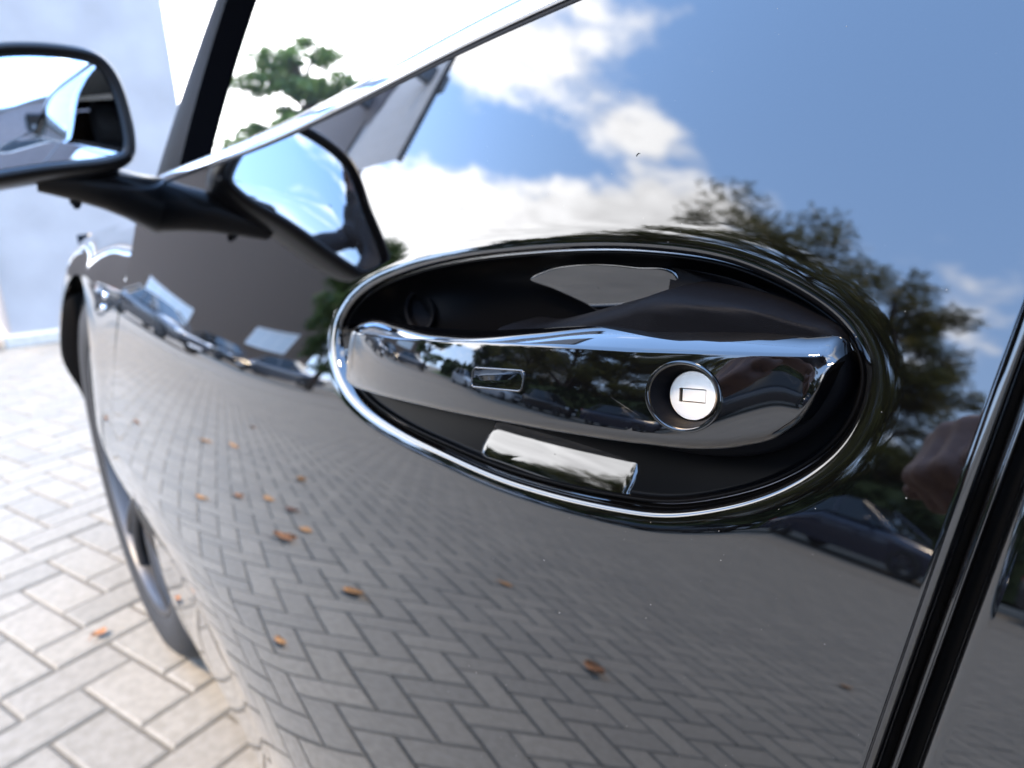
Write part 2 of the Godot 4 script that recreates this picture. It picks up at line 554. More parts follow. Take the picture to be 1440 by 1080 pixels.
func door_skin() -> MB:
	# s is measured forward from the door's rear edge, so that the grid follows the edge
	var mb := MB.new()
	var sg := func(s: float, y: float) -> Vector3: return side(door_end(y) - 0.005 + s, y)
	var s_lo := -0.36
	var y_lo := 0.690
	var y_hi := 0.862
	var n := cup_out.size()
	# the window of the fine patch, walked so that each outline point has one point on its edge
	var rings := []
	var steps := [0.0, 0.0008, 0.0018, 0.0030, 0.0046, 0.0066, 0.0085]
	var fil := []
	var dep := func(e: float) -> float: return 0.0005 * pow(maxf(0.0, 1.0 - e / 0.008), 3.0)
	var slope0 := 3.0 * 0.0005 / 0.008
	var a0 := atan(slope0)
	var r := 0.0029
	for i in 15:
		var a := lerpf(a0, deg_to_rad(84.0), 1.0 - float(i) / 14.0)
		fil.append(Vector2(r * (sin(a) - sin(a0)), 0.0005 + r * (cos(a0) - cos(a))))
	# from the deepest ring outwards
	var lip := []
	for k in n:
		lip.append(cup_point(cup_out[k] + cup_in[k] * (fil[0].x + 0.0004), fil[0].y + 0.0022))
	rings.append(lip)
	for q in fil:
		var a := []
		for k in n:
			a.append(cup_point(cup_out[k] + cup_in[k] * q.x, q.y))
		rings.append(a)
	for st in steps.slice(1):
		var a := []
		for k in n:
			a.append(cup_point(cup_out[k] - cup_in[k] * st, dep.call(st)))
		rings.append(a)
	ring_mesh(mb, rings)
	# from there to the window: straight lines to a rectangle in (s, y)
	var nx := 66
	var ny := 44
	var rim: Array[Vector2] = []
	for i in nx: rim.append(Vector2(lerpf(s_lo, 0.0, float(i) / nx), y_hi))
	for i in ny: rim.append(Vector2(0.0, lerpf(y_hi, y_lo, float(i) / ny)))
	for i in nx: rim.append(Vector2(lerpf(0.0, s_lo, float(i) / nx), y_lo))
	for i in ny: rim.append(Vector2(s_lo, lerpf(y_lo, y_hi, float(i) / ny)))
	var last: Array[Vector2] = []
	for k in n:
		last.append(cup_out[k] - cup_in[k] * 0.0085)
	var to_sy := func(p: Vector2) -> Vector2: return Vector2(p.x - door_end(p.y) + 0.005, p.y)
	# match: every outline point to the rectangle along its ray from the middle
	var mid: Vector2 = to_sy.call(Vector2(-0.225, 0.786))
	var outer: Array[Vector2] = []
	for k in n:
		var q: Vector2 = to_sy.call(last[k])
		var d := q - mid
		var t := 1e9
		if d.x > 1e-6: t = minf(t, (0.0 - mid.x) / d.x)
		if d.x < -1e-6: t = minf(t, (s_lo - mid.x) / d.x)
		if d.y > 1e-6: t = minf(t, (y_hi - mid.y) / d.y)
		if d.y < -1e-6: t = minf(t, (y_lo - mid.y) / d.y)
		outer.append(mid + d * t)
	var m := 16
	var at := mb.v.size()
	for i in m + 1:
		for k in n + 1:
			var p: Vector2 = (to_sy.call(last[k % n]) as Vector2).lerp(outer[k % n], float(i) / m)
			var x := door_end(p.y) - 0.005 + p.x
			mb.vert(side(x, p.y), side_n(x, p.y))
	for i in m:
		for k in n:
			var a := at + i * (n + 1) + k
			mb.quad(a, a + 1, a + n + 2, a + n + 1)
	# the corners of the rectangle that the rays miss
	for k in n:
		var a := outer[k]
		var b := outer[(k + 1) % n]
		for cx in [s_lo, 0.0]:
			for cy in [y_lo, y_hi]:
				if (absf(a.x - cx) < 1e-5 and absf(b.y - cy) < 1e-5 and absf(a.y - cy) > 1e-6) or (absf(b.x - cx) < 1e-5 and absf(a.y - cy) < 1e-5 and absf(b.y - cy) > 1e-6):
					var ids := []
					for q in [a, b, Vector2(cx, cy)]:
						var x: float = door_end(q.y) - 0.005 + q.x
						ids.append(mb.vert(side(x, q.y), side_n(x, q.y)))
					mb.tri(ids[0], ids[1], ids[2])
	# the rest of the skin in strips round that window
	var nrm := func(s: float, y: float, nu: int) -> void: pass
	var strip := func(s0: float, s1: float, f0: Callable, f1: Callable, nu: int, nv: int) -> void:
		var at2 := mb.v.size()
		for i in nu + 1:
			var s := lerpf(s0, s1, float(i) / nu)
			for j in nv + 1:
				var t := float(j) / nv
				var ya: float = f0.call(s)
				var yb: float = f1.call(s)
				var y := lerpf(ya, yb, t)
				var x := door_end(y) - 0.005 + s
				mb.vert(side(x, y), side_n(x, y))
		for i in nu:
			for j in nv:
				var a := at2 + i * (nv + 1) + j
				mb.quad(a, a + 1, a + nv + 2, a + nv + 1)
	var top := func(s: float) -> float: return belt_y(s - 0.05) - 0.004
	var low := func(_s: float) -> float: return 0.235
	var w0 := -0.925
	strip.call(s_lo, 0.0, func(_s): return y_hi, top, 60, 12)
	strip.call(s_lo, 0.0, low, func(_s): return y_lo, 60, 60)
	strip.call(w0, s_lo, low, top, 90, 90)
	# rear edge: rolls in and back
	for e in [[0.0, 1.0]]:
		mb.grid(8, 60, func(u: float, w: float) -> Vector3:
			var y := lerpf(0.235, (top.call(0.0) as float), w)
			var a := u * PI * 0.5
			var x := door_end(y) - 0.005
			var dz := 0.0
			if u <= 0.7:
				a = u / 0.7 * PI * 0.5
				return Vector3(x + 0.0032 * sin(a), y, side_z(x, y) - 0.0032 * (1.0 - cos(a)))
			dz = 0.0032 + (u - 0.7) / 0.3 * 0.012
			return Vector3(x + 0.0032, y, side_z(x, y) - dz))
	# bottom edge
	mb.grid(60, 4, func(u: float, w: float) -> Vector3:
		var s := lerpf(w0, 0.0, u)
		var x := door_end(0.235) - 0.005 + s
		var a := w * PI * 0.5
		return Vector3(x, 0.235 - 0.006 * sin(a), side_z(x, 0.235) - 0.006 * (1.0 - cos(a)) - 0.02 * maxf(0.0, w - 0.75)))
	# front edge
	mb.grid(4, 40, func(u: float, w: float) -> Vector3:
		var y := lerpf(0.235, (top.call(w0) as float), w)
		var x := door_end(y) - 0.005 + w0
		var a := u * PI * 0.5
		return Vector3(x - 0.004 * sin(a), y, side_z(x, y) - 0.004 * (1.0 - cos(a)) - 0.012 * maxf(0.0, u - 0.75) * 4.0))
	return mb

func bowl_z(p: Vector2, t: float, low: float) -> float:
	return lerpf(side_z(p.x, p.y) - 0.0062, lerpf(-0.0250, -0.0125, low), 1.0 - pow(1.0 - t, lerpf(4.5, 0.86, low)))

func gloss_patch(pts: Array, zf: Callable) -> MB:
	# a thin polished panel: a rounded outline in (x, y) filled from its middle; zf gives its depth
	var np := pts.size()
	var loop: Array[Vector2] = []
	var mid := Vector2.ZERO
	for i in np:
		for k in 8:
			loop.append((pts[i] as Vector2).cubic_interpolate(pts[(i + 1) % np], pts[(i + np - 1) % np], pts[(i + 2) % np], k / 8.0))
	for q in loop:
		mid += q / loop.size()
	var rings := []
	for t in [0.01, 0.2, 0.4, 0.6, 0.8, 0.9, 0.96, 0.99, 1.0, 1.0]:
		var a := []
		for q in loop:
			var g := mid.lerp(q, t)
			a.append(Vector3(g.x, g.y, float(zf.call(g)) - (0.0 if t < 0.985 else 0.00025 if t < 0.995 else 0.0007)))
		rings.append(a)
	for q in loop.size():
		rings[9][q] = rings[8][q] - Vector3(0, 0, 0.0012)
	var mb := MB.new()
	ring_mesh(mb, rings)
	return mb

func bowl() -> MB:
	var mb := MB.new()
	var n := cup_out.size()
	var rings := []
	var e0 := 0.0029
	# a small rolled lip, then the hollow
	for q in [[0.0000, 0.0070], [0.0001, 0.0052], [0.0003, 0.0047], [0.0008, 0.0044], [0.0013, 0.0047], [0.0015, 0.0053], [0.0016, 0.0062]]:
		var a := []
		for k in n:
			a.append(cup_point(cup_out[k] + cup_in[k] * (e0 + q[0]), q[1]))
		rings.append(a)
	var m := 30
	for i in range(1, m + 1):
		var t := float(i) / m
		var a := []
		for k in n:
			var p := cup_out[k] + cup_in[k] * (e0 + 0.0016)
			var along := clampf((p.x + 0.345) / 0.245, 0.0, 1.0)
			var q := Vector2(lerpf(-0.325, -0.112, smoothstep(0.0, 1.0, along)), lerpf(0.776, 0.796, along))
			var g := p.lerp(q, t)
			# above the middle the hollow drops and then runs upright, below it is one even ramp
			var low := smoothstep(-0.45, 0.55, cup_in[k].y)
			a.append(Vector3(g.x, g.y, bowl_z(p, t, low)))
		rings.append(a)
	ring_mesh(mb, rings)
	return mb

# ---------------------------------------------------------------- the handle
const GX0 := -0.352
const GX1 := -0.0843
# along the grip (x): how far the face stands out; the heights of the face's top and bottom edges; the rise of the bevel above it
const G_Z := [-0.38, 0.003, -0.352, 0.0105, -0.335, 0.0155, -0.30, 0.0225, -0.25, 0.0275, -0.20, 0.0285, -0.15, 0.0240, -0.12, 0.0180, -0.10, 0.0125, -0.0851, 0.0080, -0.07, 0.0030, -0.06, 0.0]
const G_T := [-0.38, 0.7790, -0.3592, 0.7815, -0.3033, 0.7882, -0.2688, 0.7920, -0.2310, 0.7964, -0.1951, 0.8002, -0.1619, 0.8028, -0.1362, 0.8045, -0.1152, 0.8063, -0.0973, 0.8079, -0.0840, 0.8090, -0.07, 0.8100]
const G_B := [-0.38, 0.7585, -0.355, 0.7572, -0.335, 0.7576, -0.2968, 0.7620, -0.2636, 0.7658, -0.2166, 0.7706, -0.1909, 0.7731, -0.1578, 0.7756, -0.1323, 0.7775, -0.1152, 0.7794, -0.1039, 0.7825, -0.0936, 0.7882, -0.0889, 0.7940, -0.0861, 0.8008, -0.0843, 0.8070, -0.083, 0.808]
const G_R := [-0.38, 0.006, -0.352, 0.0068, -0.329, 0.0072, -0.288, 0.0050, -0.245, 0.0034, -0.2068, 0.0032, -0.1839, 0.0043, -0.1618, 0.0057, -0.1434, 0.0060, -0.1252, 0.0058, -0.1113, 0.0050, -0.0936, 0.0040, -0.08, 0.0036]

func along(t: Array, x: float) -> float:
	var n := t.size() / 2
	var i := 1
	while i < n - 3 and x > float(t[2 * i + 2]):
		i += 1
	var x0: float = t[2 * i]
	var d: float = float(t[2 * i + 2]) - x0
	return cubic_interpolate_in_time(t[2 * i + 1], t[2 * i + 3], t[2 * i - 1], t[2 * i + 5], clampf((x - x0) / d, 0.0, 1.0), d, float(t[2 * i - 2]) - x0, float(t[2 * i + 4]) - x0)

func g_front(x: float) -> float:  # 0 .. 1 over the rounded front end
	var a := clampf((x - GX0) / 0.014, 0.0, 1.0)
	return sqrt(1.0 - (1.0 - a) * (1.0 - a))

func g_rear(x: float) -> float:
	var b := clampf((GX1 - x) / 0.0035, 0.0, 1.0)
	return sqrt(1.0 - (1.0 - b) * (1.0 - b))

func g_top(x: float) -> float:  # where the outer face ends and the bevel begins
	return along(G_T, x) - 0.0014 * (1.0 - g_rear(x))

func g_bot(x: float) -> float:
	var a := clampf((-0.336 - x) / 0.0165, 0.0, 1.0)
	return along(G_B, x) + 0.005 * (1.0 - sqrt(1.0 - a * a))

func g_face(x: float) -> float:
	return along(G_Z, x) - 0.010 * (1.0 - g_front(x)) - 0.0016 * (1.0 - g_rear(x))

var g_edge := 0.0   # how far behind the face its top edge lies
var g_sec: Array[Vector2] = []   # the cross-section: x = 0..1 up the face, 1..2 up the bevel; y = depth behind the face

func make_grip_section() -> void:
	# walk round the section by the direction its surface faces: 0 = outwards, 90 = up
	var segs := [[-88.0, -88.0, 0.0095, 5], [-88.0, 12.0, 0.0050, 12], [12.0, 19.5, 0.0195, 28], [19.5, 58.0, 0.0016, 10], [58.0, 74.0, 0.0100, 16], [74.0, 178.0, 0.0046, 14]]
	var p := Vector2.ZERO
	var pts: Array[Vector2] = [p]
	var edge := 0
	for s in segs:
		for i in int(s[3]):
			var a := deg_to_rad(lerpf(s[0], s[1], (i + 0.5) / s[3]))
			p += Vector2(cos(a), sin(a)) * (float(s[2]) / s[3])   # (up, back)
			pts.append(p)
		if s[0] == 12.0:
			edge = pts.size() - 1
	var lo := 1e9
	var fr := 1e9
	for q in pts:
		lo = minf(lo, q.x); fr = minf(fr, q.y)
	var mid := pts[edge].x
	g_edge = pts[edge].y - fr
	var top_rise := 0.0
	for q in pts:
		top_rise = maxf(top_rise, q.x - mid)
	for q in pts:
		g_sec.append(Vector2((q.x - lo) / (mid - lo) if q.x <= mid else 1.0 + (q.x - mid) / top_rise, q.y - fr))

func grip(x: float, w: float) -> Vector3:
	var f := clampf(w, 0.0, 1.0) * (g_sec.size() - 1)
	var i := mini(int(f), g_sec.size() - 2)
	var t := f - i
	var a := g_sec[maxi(i - 1, 0)]
	var b := g_sec[i]
	var c := g_sec[i + 1]
	var d := g_sec[mini(i + 2, g_sec.size() - 1)]
	var q := b.cubic_interpolate(c, a, d, t)
	var y0 := g_bot(x)
	var y1 := g_top(x)
	var rise := along(G_R, x) * (0.5 + 0.5 * g_front(x)) * (0.3 + 0.7 * g_rear(x))
	var q_face := minf(q.y, g_edge)
	var near_end := smoothstep(0.0, 0.05, GX1 - x)
	var back := q_face * lerpf(0.42, 1.0, near_end) + (q.y - q_face) * lerpf(0.72, 1.0, near_end)
	return Vector3(x, y0 + (y1 - y0) * q.x if q.x <= 1.0 else y1 + (q.x - 1.0) * rise, g_face(x) - back)

func grip_n(x: float, w: float) -> Vector3:
	var e := 0.0006
	var x0 := clampf(x, GX0 + 0.0008, GX1 - 0.0008)
	var g := (grip(x0 + e, w) - grip(x0 - e, w)).cross(grip(x0, minf(w + 0.008, 1.0)) - grip(x0, maxf(w - 0.008, 0.0)))
	return g.normalized()

func grip_w_at(x: float, y: float) -> float:  # where on the outer face the section has that height
	var lo := 0.18
	var hi := 0.62
	for i in 30:
		var m := (lo + hi) / 2.0
		if grip(x, m).y < y: lo = m
		else: hi = m
	return lo

const LOCK := Vector2(-0.1208, 0.7943)
const LOCK_R := 0.0111

func grip_mesh() -> MB:
	var mb := MB.new()
	var strip := func(x0: float, x1: float, w0: float, w1: float, nu: int, nv: int) -> void:
		var at := mb.v.size()
		for i in nu + 1:
			var t := float(i) / nu
			var x := lerpf(x0, x1, t)
			for j in nv + 1:
				var w := lerpf(w0, w1, float(j) / nv)
				mb.vert(grip(x, w), grip_n(x, w))
		for i in nu:
			for j in nv:
				var a := at + i * (nv + 1) + j
				mb.quad(a, a + 1, a + nv + 2, a + nv + 1)
	var wc := grip_w_at(LOCK.x, LOCK.y)
	var sx := (grip(LOCK.x + 0.001, wc) - grip(LOCK.x - 0.001, wc)).length() / 0.002
	var sw := (grip(LOCK.x, wc + 0.01) - grip(LOCK.x, wc - 0.01)).length() / 0.02
	var xa := LOCK.x - 0.0165
	var xb := LOCK.x + 0.0165
	var wa := wc - 0.0128 / sw
	var wb := wc + 0.0112 / sw
	strip.call(GX0, GX0 + 0.012, 0.0, 1.0, 14, 90)
	strip.call(GX0 + 0.012, xa, 0.0, 1.0, 70, 90)
	strip.call(xb, GX1, 0.0, 1.0, 30, 90)
	strip.call(xa, xb, 0.0, wa, 20, 30)
	strip.call(xa, xb, wb, 1.0, 20, 60)
	var n := 96
	var m := 8
	var at := mb.v.size()
	for i in m + 1:
		for k in n + 1:
			var a := TAU * k / n
			var d := Vector2(cos(a) * LOCK_R / sx, sin(a) * LOCK_R * 0.86 / sw)
			var t := 1e9
			if d.x > 1e-9: t = minf(t, (xb - LOCK.x) / d.x)
			if d.x < -1e-9: t = minf(t, (xa - LOCK.x) / d.x)
			if d.y > 1e-9: t = minf(t, (wb - wc) / d.y)
			if d.y < -1e-9: t = minf(t, (wa - wc) / d.y)
			var p := Vector2(LOCK.x, wc) + d * lerpf(1.0, t, pow(float(i) / m, 1.3))
			mb.vert(grip(p.x, p.y), grip_n(p.x, p.y))
	for i in m:
		for k in n:
			var a := at + i * (n + 1) + k
			mb.quad(a, a + 1, a + n + 2, a + n + 1)
	return mb

func lock_frame() -> Array:  # centre, outward axis, and the two directions along the face
	var w := grip_w_at(LOCK.x, LOCK.y)
	var n := grip_n(LOCK.x, w)
	if n.z < 0: n = -n
	var t := (grip(LOCK.x + 0.002, w) - grip(LOCK.x - 0.002, w)).normalized()
	return [grip(LOCK.x, w), n, t, n.cross(t)]

func on_grip(x: float, y: float, up: float) -> Vector3:
	var w := grip_w_at(x, y)
	var n := grip_n(x, w)
	if n.z < 0: n = -n
	return grip(x, w) + n * up

func build_handle(car: Node3D) -> void:
	var h := hold("door_handle", car)
	part("grip", grip_mesh(), M.gloss, h)
	# the arm at the grip's front end that goes into the door
	var foot := MB.new()
	foot.grid(20, 24, func(u: float, w: float) -> Vector3:
		var a := TAU * w
		var d := u                                # 0 at the grip, 1 in the recess
		var xm := lerpf(-0.332, -0.338, d * d)
		var hx := lerpf(0.0185, 0.0150, sin(PI * 0.5 * d)) + 0.010 * pow(1.0 - d, 3.0)
		var hy := lerpf(0.0135, 0.0115, d)
		var c := cos(a)
		var s := sin(a)
		var ym := lerpf(g_top(-0.335), g_bot(-0.335), 0.5) + 0.0040
		return Vector3(xm + hx * signf(c) * pow(absf(c), 0.6) + 0.004 * pow(1.0 - d, 3.0), ym + hy * signf(s) * pow(absf(s), 0.6), lerpf(0.006, -0.026, d)))
	part("front_arm", foot, M.gloss, h)
	# two polished panels let into the recess: one rises behind the grip, one slopes up from the lower lip
	var lowp := [Vector2(-0.2320, 0.7480), Vector2(-0.2300, 0.7452), Vector2(-0.222, 0.7452), Vector2(-0.184, 0.7470), Vector2(-0.1535, 0.7508), Vector2(-0.1500, 0.7535), Vector2(-0.1490, 0.7620), Vector2(-0.1500, 0.7665), Vector2(-0.155, 0.7675), Vector2(-0.190, 0.7650), Vector2(-0.224, 0.7620), Vector2(-0.2290, 0.7560)]
	part("recess_panel", gloss_patch(lowp, func(g: Vector2) -> float:
		var v := g.y - 0.7448 - 0.052 * maxf(0.0, g.x + 0.21)
		return 0.0082 - 0.38 * v - 6.0 * v * v), M.gloss, h)
	var upp := [Vector2(-0.2250, 0.8160), Vector2(-0.2140, 0.8205), Vector2(-0.2020, 0.8228), Vector2(-0.186, 0.8242), Vector2(-0.168, 0.8240), Vector2(-0.1500, 0.8228), Vector2(-0.1500, 0.8070), Vector2(-0.165, 0.8040), Vector2(-0.182, 0.8050), Vector2(-0.1960, 0.8090), Vector2(-0.2120, 0.8130)]
	part("recess_panel", gloss_patch(upp, func(g: Vector2) -> float: return -0.0182 + 0.5 * (g.x + 0.19) * (g.x + 0.19) + 0.02 * (g.y - 0.815)), M.gloss, h)
	var piv := MB.new()
	piv.lathe(Vector3(-0.318, 0.7935, -0.0215), Vector3(0.35, 0.1, 1).normalized(), [Vector2(0.0105, -0.006), Vector2(0.0105, 0.0005), Vector2(0.0095, 0.0018), Vector2(0.0082, 0.0012), Vector2(0.0078, -0.002), Vector2(0.0, -0.003)], 40, Vector2(1.0, 1.1))
	part("pivot_cover", piv, M.plastic, h)
	# the dull block behind the grip's rear end: a filler that follows the recess and a raised seat
	var fill := MB.new()
	var n := cup_out.size()
	var edge: Array[Vector2] = []
	for k in n:
		var p := cup_out[k] + cup_in[k] * 0.0078
		if p.x > -0.1525:
			edge.append(p)
	# edge runs from the top at the front, round the rear end, to the bottom at the front
	var ne := edge.size()
	var inner := func(k: int, t: float) -> Vector2:
		var c := Vector2(-0.1525, lerpf(edge[0].y, edge[ne - 1].y, float(k) / (ne - 1)))
		return edge[k].lerp(c, t)
	fill.grid(ne - 1, 10, func(u: float, w: float) -> Vector3:
		var f := u * (ne - 1)
		var k := mini(int(f), ne - 2)
		var p: Vector2 = (inner.call(k, w) as Vector2).lerp(inner.call(k + 1, w), f - k)
		return cup_point(p, 0.0085 + 0.0035 * smoothstep(0.0, 0.35, w)))
	fill.grid(1, 20, func(u: float, w: float) -> Vector3:
		return cup_point(Vector2(-0.1525, lerpf(edge[0].y, edge[ne - 1].y, w)), 0.012 + 0.03 * u))
	part("rear_filler", fill, M.plastic, h)
	var seat := MB.new()
	var poly := PackedVector2Array()
	for q in [[-0.222, 0.7975], [-0.205, 0.8010], [-0.190, 0.8048], [-0.168, 0.8112], [-0.150, 0.8166], [-0.1425, 0.8192], [-0.134, 0.8200], [-0.112, 0.8184], [-0.099, 0.8154], [-0.0900, 0.8125], [-0.0868, 0.804], [-0.089, 0.793], [-0.098, 0.7815], [-0.113, 0.7745], [-0.135, 0.7715], [-0.158, 0.7705], [-0.190, 0.775]]:
		poly.append(Vector2(q[0], q[1]))
	var cen := Vector2(-0.145, 0.795)
	var np := poly.size()
	var rings := []
	for q in [[1.05, -0.020], [1.03, -0.006], [1.0, 0.0015], [0.955, 0.0060], [0.88, 0.0085], [0.78, 0.0092], [0.02, 0.0095]]:
		var a := []
		for i in np * 6:
			var k := i / 6
			var t := float(i % 6) / 6.0
			var p := poly[k].cubic_interpolate(poly[(k + 1) % np], poly[(k + np - 1) % np], poly[(k + 2) % np], t)
			p = cen + (p - cen) * float(q[0])
			a.append(Vector3(p.x, p.y, minf(float(q[1]), g_face(clampf(p.x, -0.3, -0.09)) - 0.0125)))
		rings.append(a)
	ring_mesh(seat, rings)
	part("rear_seat", seat, M.plastic, h)
	# the lock
	var lf := lock_frame()
	var c0: Vector3 = lf[0]
	var ax: Vector3 = lf[1]
	var bez := MB.new()
	bez.lathe(c0, ax, [Vector2(0.0114, -0.0010), Vector2(0.01165, 0.0001), Vector2(0.0115, 0.0004), Vector2(0.0110, 0.00055), Vector2(0.0105, 0.0004), Vector2(0.0103, -0.0002)], 72, Vector2(1.0, 0.86))
	part("lock_bezel", bez, M.gloss, h)
	var fun := MB.new()
	fun.lathe(c0, ax, [Vector2(0.0106, 0.0004), Vector2(0.0101, -0.0006), Vector2(0.0090, -0.0040), Vector2(0.0079, -0.0078), Vector2(0.0074, -0.0080)], 72, Vector2(1.0, 0.86))
	part("lock_recess", fun, M.plastic, h)
	var lm := MB.new()
	lm.lathe(c0 - ax * 0.0078, ax, [Vector2(0.0075, -0.003), Vector2(0.00745, 0.0010), Vector2(0.0072, 0.00135), Vector2(0.0070, 0.00125), Vector2(0.0069, 0.0017)], 72, Vector2(1.0, 0.97))
	# its face, with a slot left out of it
	var t1: Vector3 = lf[2]
	var t2: Vector3 = lf[3]
	var fc := c0 - ax * (0.0078 - 0.0017)
	var rot := deg_to_rad(-2.0)
	var ua := t1 * cos(rot) + t2 * sin(rot)
	var ub := -t1 * sin(rot) + t2 * cos(rot)
	var sl := Vector2(0.0041, 0.0020)
	var at := lm.v.size()
	for k in 73:
		var a := TAU * k / 72.0
		var d := Vector2(cos(a), sin(a))
		var q := d * minf(sl.x / maxf(absf(d.x), 1e-6), sl.y / maxf(absf(d.y), 1e-6))
		var o := d * 0.0069
		lm.vert(fc + ua * q.x + ub * q.y, ax)
		lm.vert(fc + ua * o.x + ub * o.y, ax)
	for k in 72:
		lm.quad(at + 2 * k, at + 2 * k + 1, at + 2 * k + 3, at + 2 * k + 2)
	var co := [Vector2(-sl.x, -sl.y), Vector2(sl.x, -sl.y), Vector2(sl.x, sl.y), Vector2(-sl.x, sl.y)]
	for k in 4:
		var a: Vector2 = co[k]
		var b: Vector2 = co[(k + 1) % 4]
		lm.flat([fc + ua * a.x + ub * a.y, fc + ua * b.x + ub * b.y, fc + ua * b.x + ub * b.y - ax * 0.0014, fc + ua * a.x + ub * a.y - ax * 0.0014], -(ua * (a.x + b.x) + ub * (a.y + b.y)))
	part("lock_cylinder", lm, M.satin, h)
	var sh := MB.new()
	# the shutter in the slot, a hair smaller and tipped
	var g := 0.0003
	var f := func(x: float, y: float, z: float) -> Vector3: return fc + ua * x + ub * y + ax * (z - 0.00035 + 0.045 * (x - sl.x))
	sh.prism(PackedVector2Array([Vector2(-sl.x + 2.5 * g, -sl.y + g), Vector2(sl.x - g, -sl.y + g), Vector2(sl.x - g, sl.y - g), Vector2(-sl.x + 2.5 * g, sl.y - g)]), f, -0.0012, 0.0)
	part("key_slot_shutter", sh, M.satin, h)
	# the touch field: a thin bright frame round a hollow panel
	var rr := []
	for q in [[-0.0152, -0.0047], [0.0152, -0.0047], [0.0152, 0.0047], [-0.0152, 0.0047]]:
		rr.append(q)
	var loop := []
	var cs := [Vector2(1, 1), Vector2(-1, 1), Vector2(-1, -1), Vector2(1, -1)]
	for ci in 4:
		for i in 7:
			var a := PI * 0.5 * ci + PI * 0.5 * i / 6.0
			var q := Vector2(cs[ci].x * (0.0136 - 0.0017), cs[ci].y * (0.0034 - 0.0017)) + Vector2(cos(a), sin(a)) * 0.0017
			loop.append(q)
	loop.append(loop[0])
	var sp := func(q: Vector2, up: float) -> Vector3:
		var yc := lerpf(g_bot(-0.1930), g_top(-0.1930), 0.575)
		return on_grip(-0.1930 + q.x, yc + q.x * 0.11 + q.y, up)
	var fr := []
	for q in loop:
		fr.append(sp.call(q, 0.0002))
	var tm := MB.new()
	tm.tube(fr, [0.00032], 8, false)
	part("sensor_frame", tm, M.gloss, h)
	var pm := MB.new()
	pm.grid(24, 10, func(u: float, w: float) -> Vector3:
		var q := Vector2(lerpf(-0.0135, 0.0135, u), lerpf(-0.0033, 0.0033, w))
		var ex := maxf(0.0, absf(q.x) - 0.0119) / 0.0017
		q.y *= sqrt(maxf(0.05, 1.0 - ex * ex * 0.75))
		return sp.call(q, 0.00008 + 0.00012 * pow(absf(2.0 * w - 1.0), 2.0)))
	part("touch_sensor", pm, M.gloss, h)
	# a short bright scratch
	var sc := MB.new()
	sc.tube([on_grip(-0.1435, 0.7909, 0.00001), on_grip(-0.1378, 0.7887, 0.00002), on_grip(-0.1330, 0.7869, 0.00001)], [0.00001, 0.00004, 0.00001], 5)
	part("scratch", sc, M.alloy, h)


# ---------------------------------------------------------------- the rest of the car
const CZ := -0.93   # the car's middle plane

func mz(p: Vector3) -> Vector3:
	return Vector3(p.x, p.y, 2.0 * CZ - p.z)

func both_sides(f: Callable, k: int) -> Callable:
	return f if k == 0 else func(u: float, w: float) -> Vector3: return mz(f.call(u, w))

func arch_y(x: float, wx: float) -> float:
	var r := 0.385
	var d := absf(x - wx)
	return 0.36 + sqrt(maxf(0.0, r * r - d * d)) if d < r else 0.0

func crown_y(x: float) -> float:  # the height of the fender's crown
	return 0.834 + 0.010 * smoothstep(-1.5, -1.0, x) - 0.10 * pow(maxf(0.0, -1.5 - x), 1.6)

func fender_top(x: float, w: float) -> Vector3:
	# w 0: on the side at y 0.745; 1: on the crown, further in
	var y0 := 0.745 - 0.06 * maxf(0.0, -1.5 - x)
	var z0 := side_z(x, y0)
	var yc := crown_y(x)
	var a := w * PI * 0.5
	var k := tan(deg_to_rad(15.0))
	# an elliptic quarter sheared so that it leaves the side along the side's own slope
	var h := (yc - y0) * sin(a)
	return Vector3(x, y0 + h, z0 - k * h - 0.115 * (1.0 - cos(a)))

func zg(x: float, y: float) -> float:  # the side windows' plane
	var yb := belt_y(x)
	var d := y - yb
	return side_z(x, yb) - 0.010 - 0.36 * d - 0.12 * d * d

func front_line(y: float) -> float:  # the front edge of the black panel ahead of the side window
	var d := y - 0.885
	return -0.932 + 0.55 * d + 0.80 * d * d

func glass_line(y: float) -> float:  # the front edge of the side window itself
	var d := y - 0.885
	return -0.822 + 0.15 * d + 1.05 * d * d

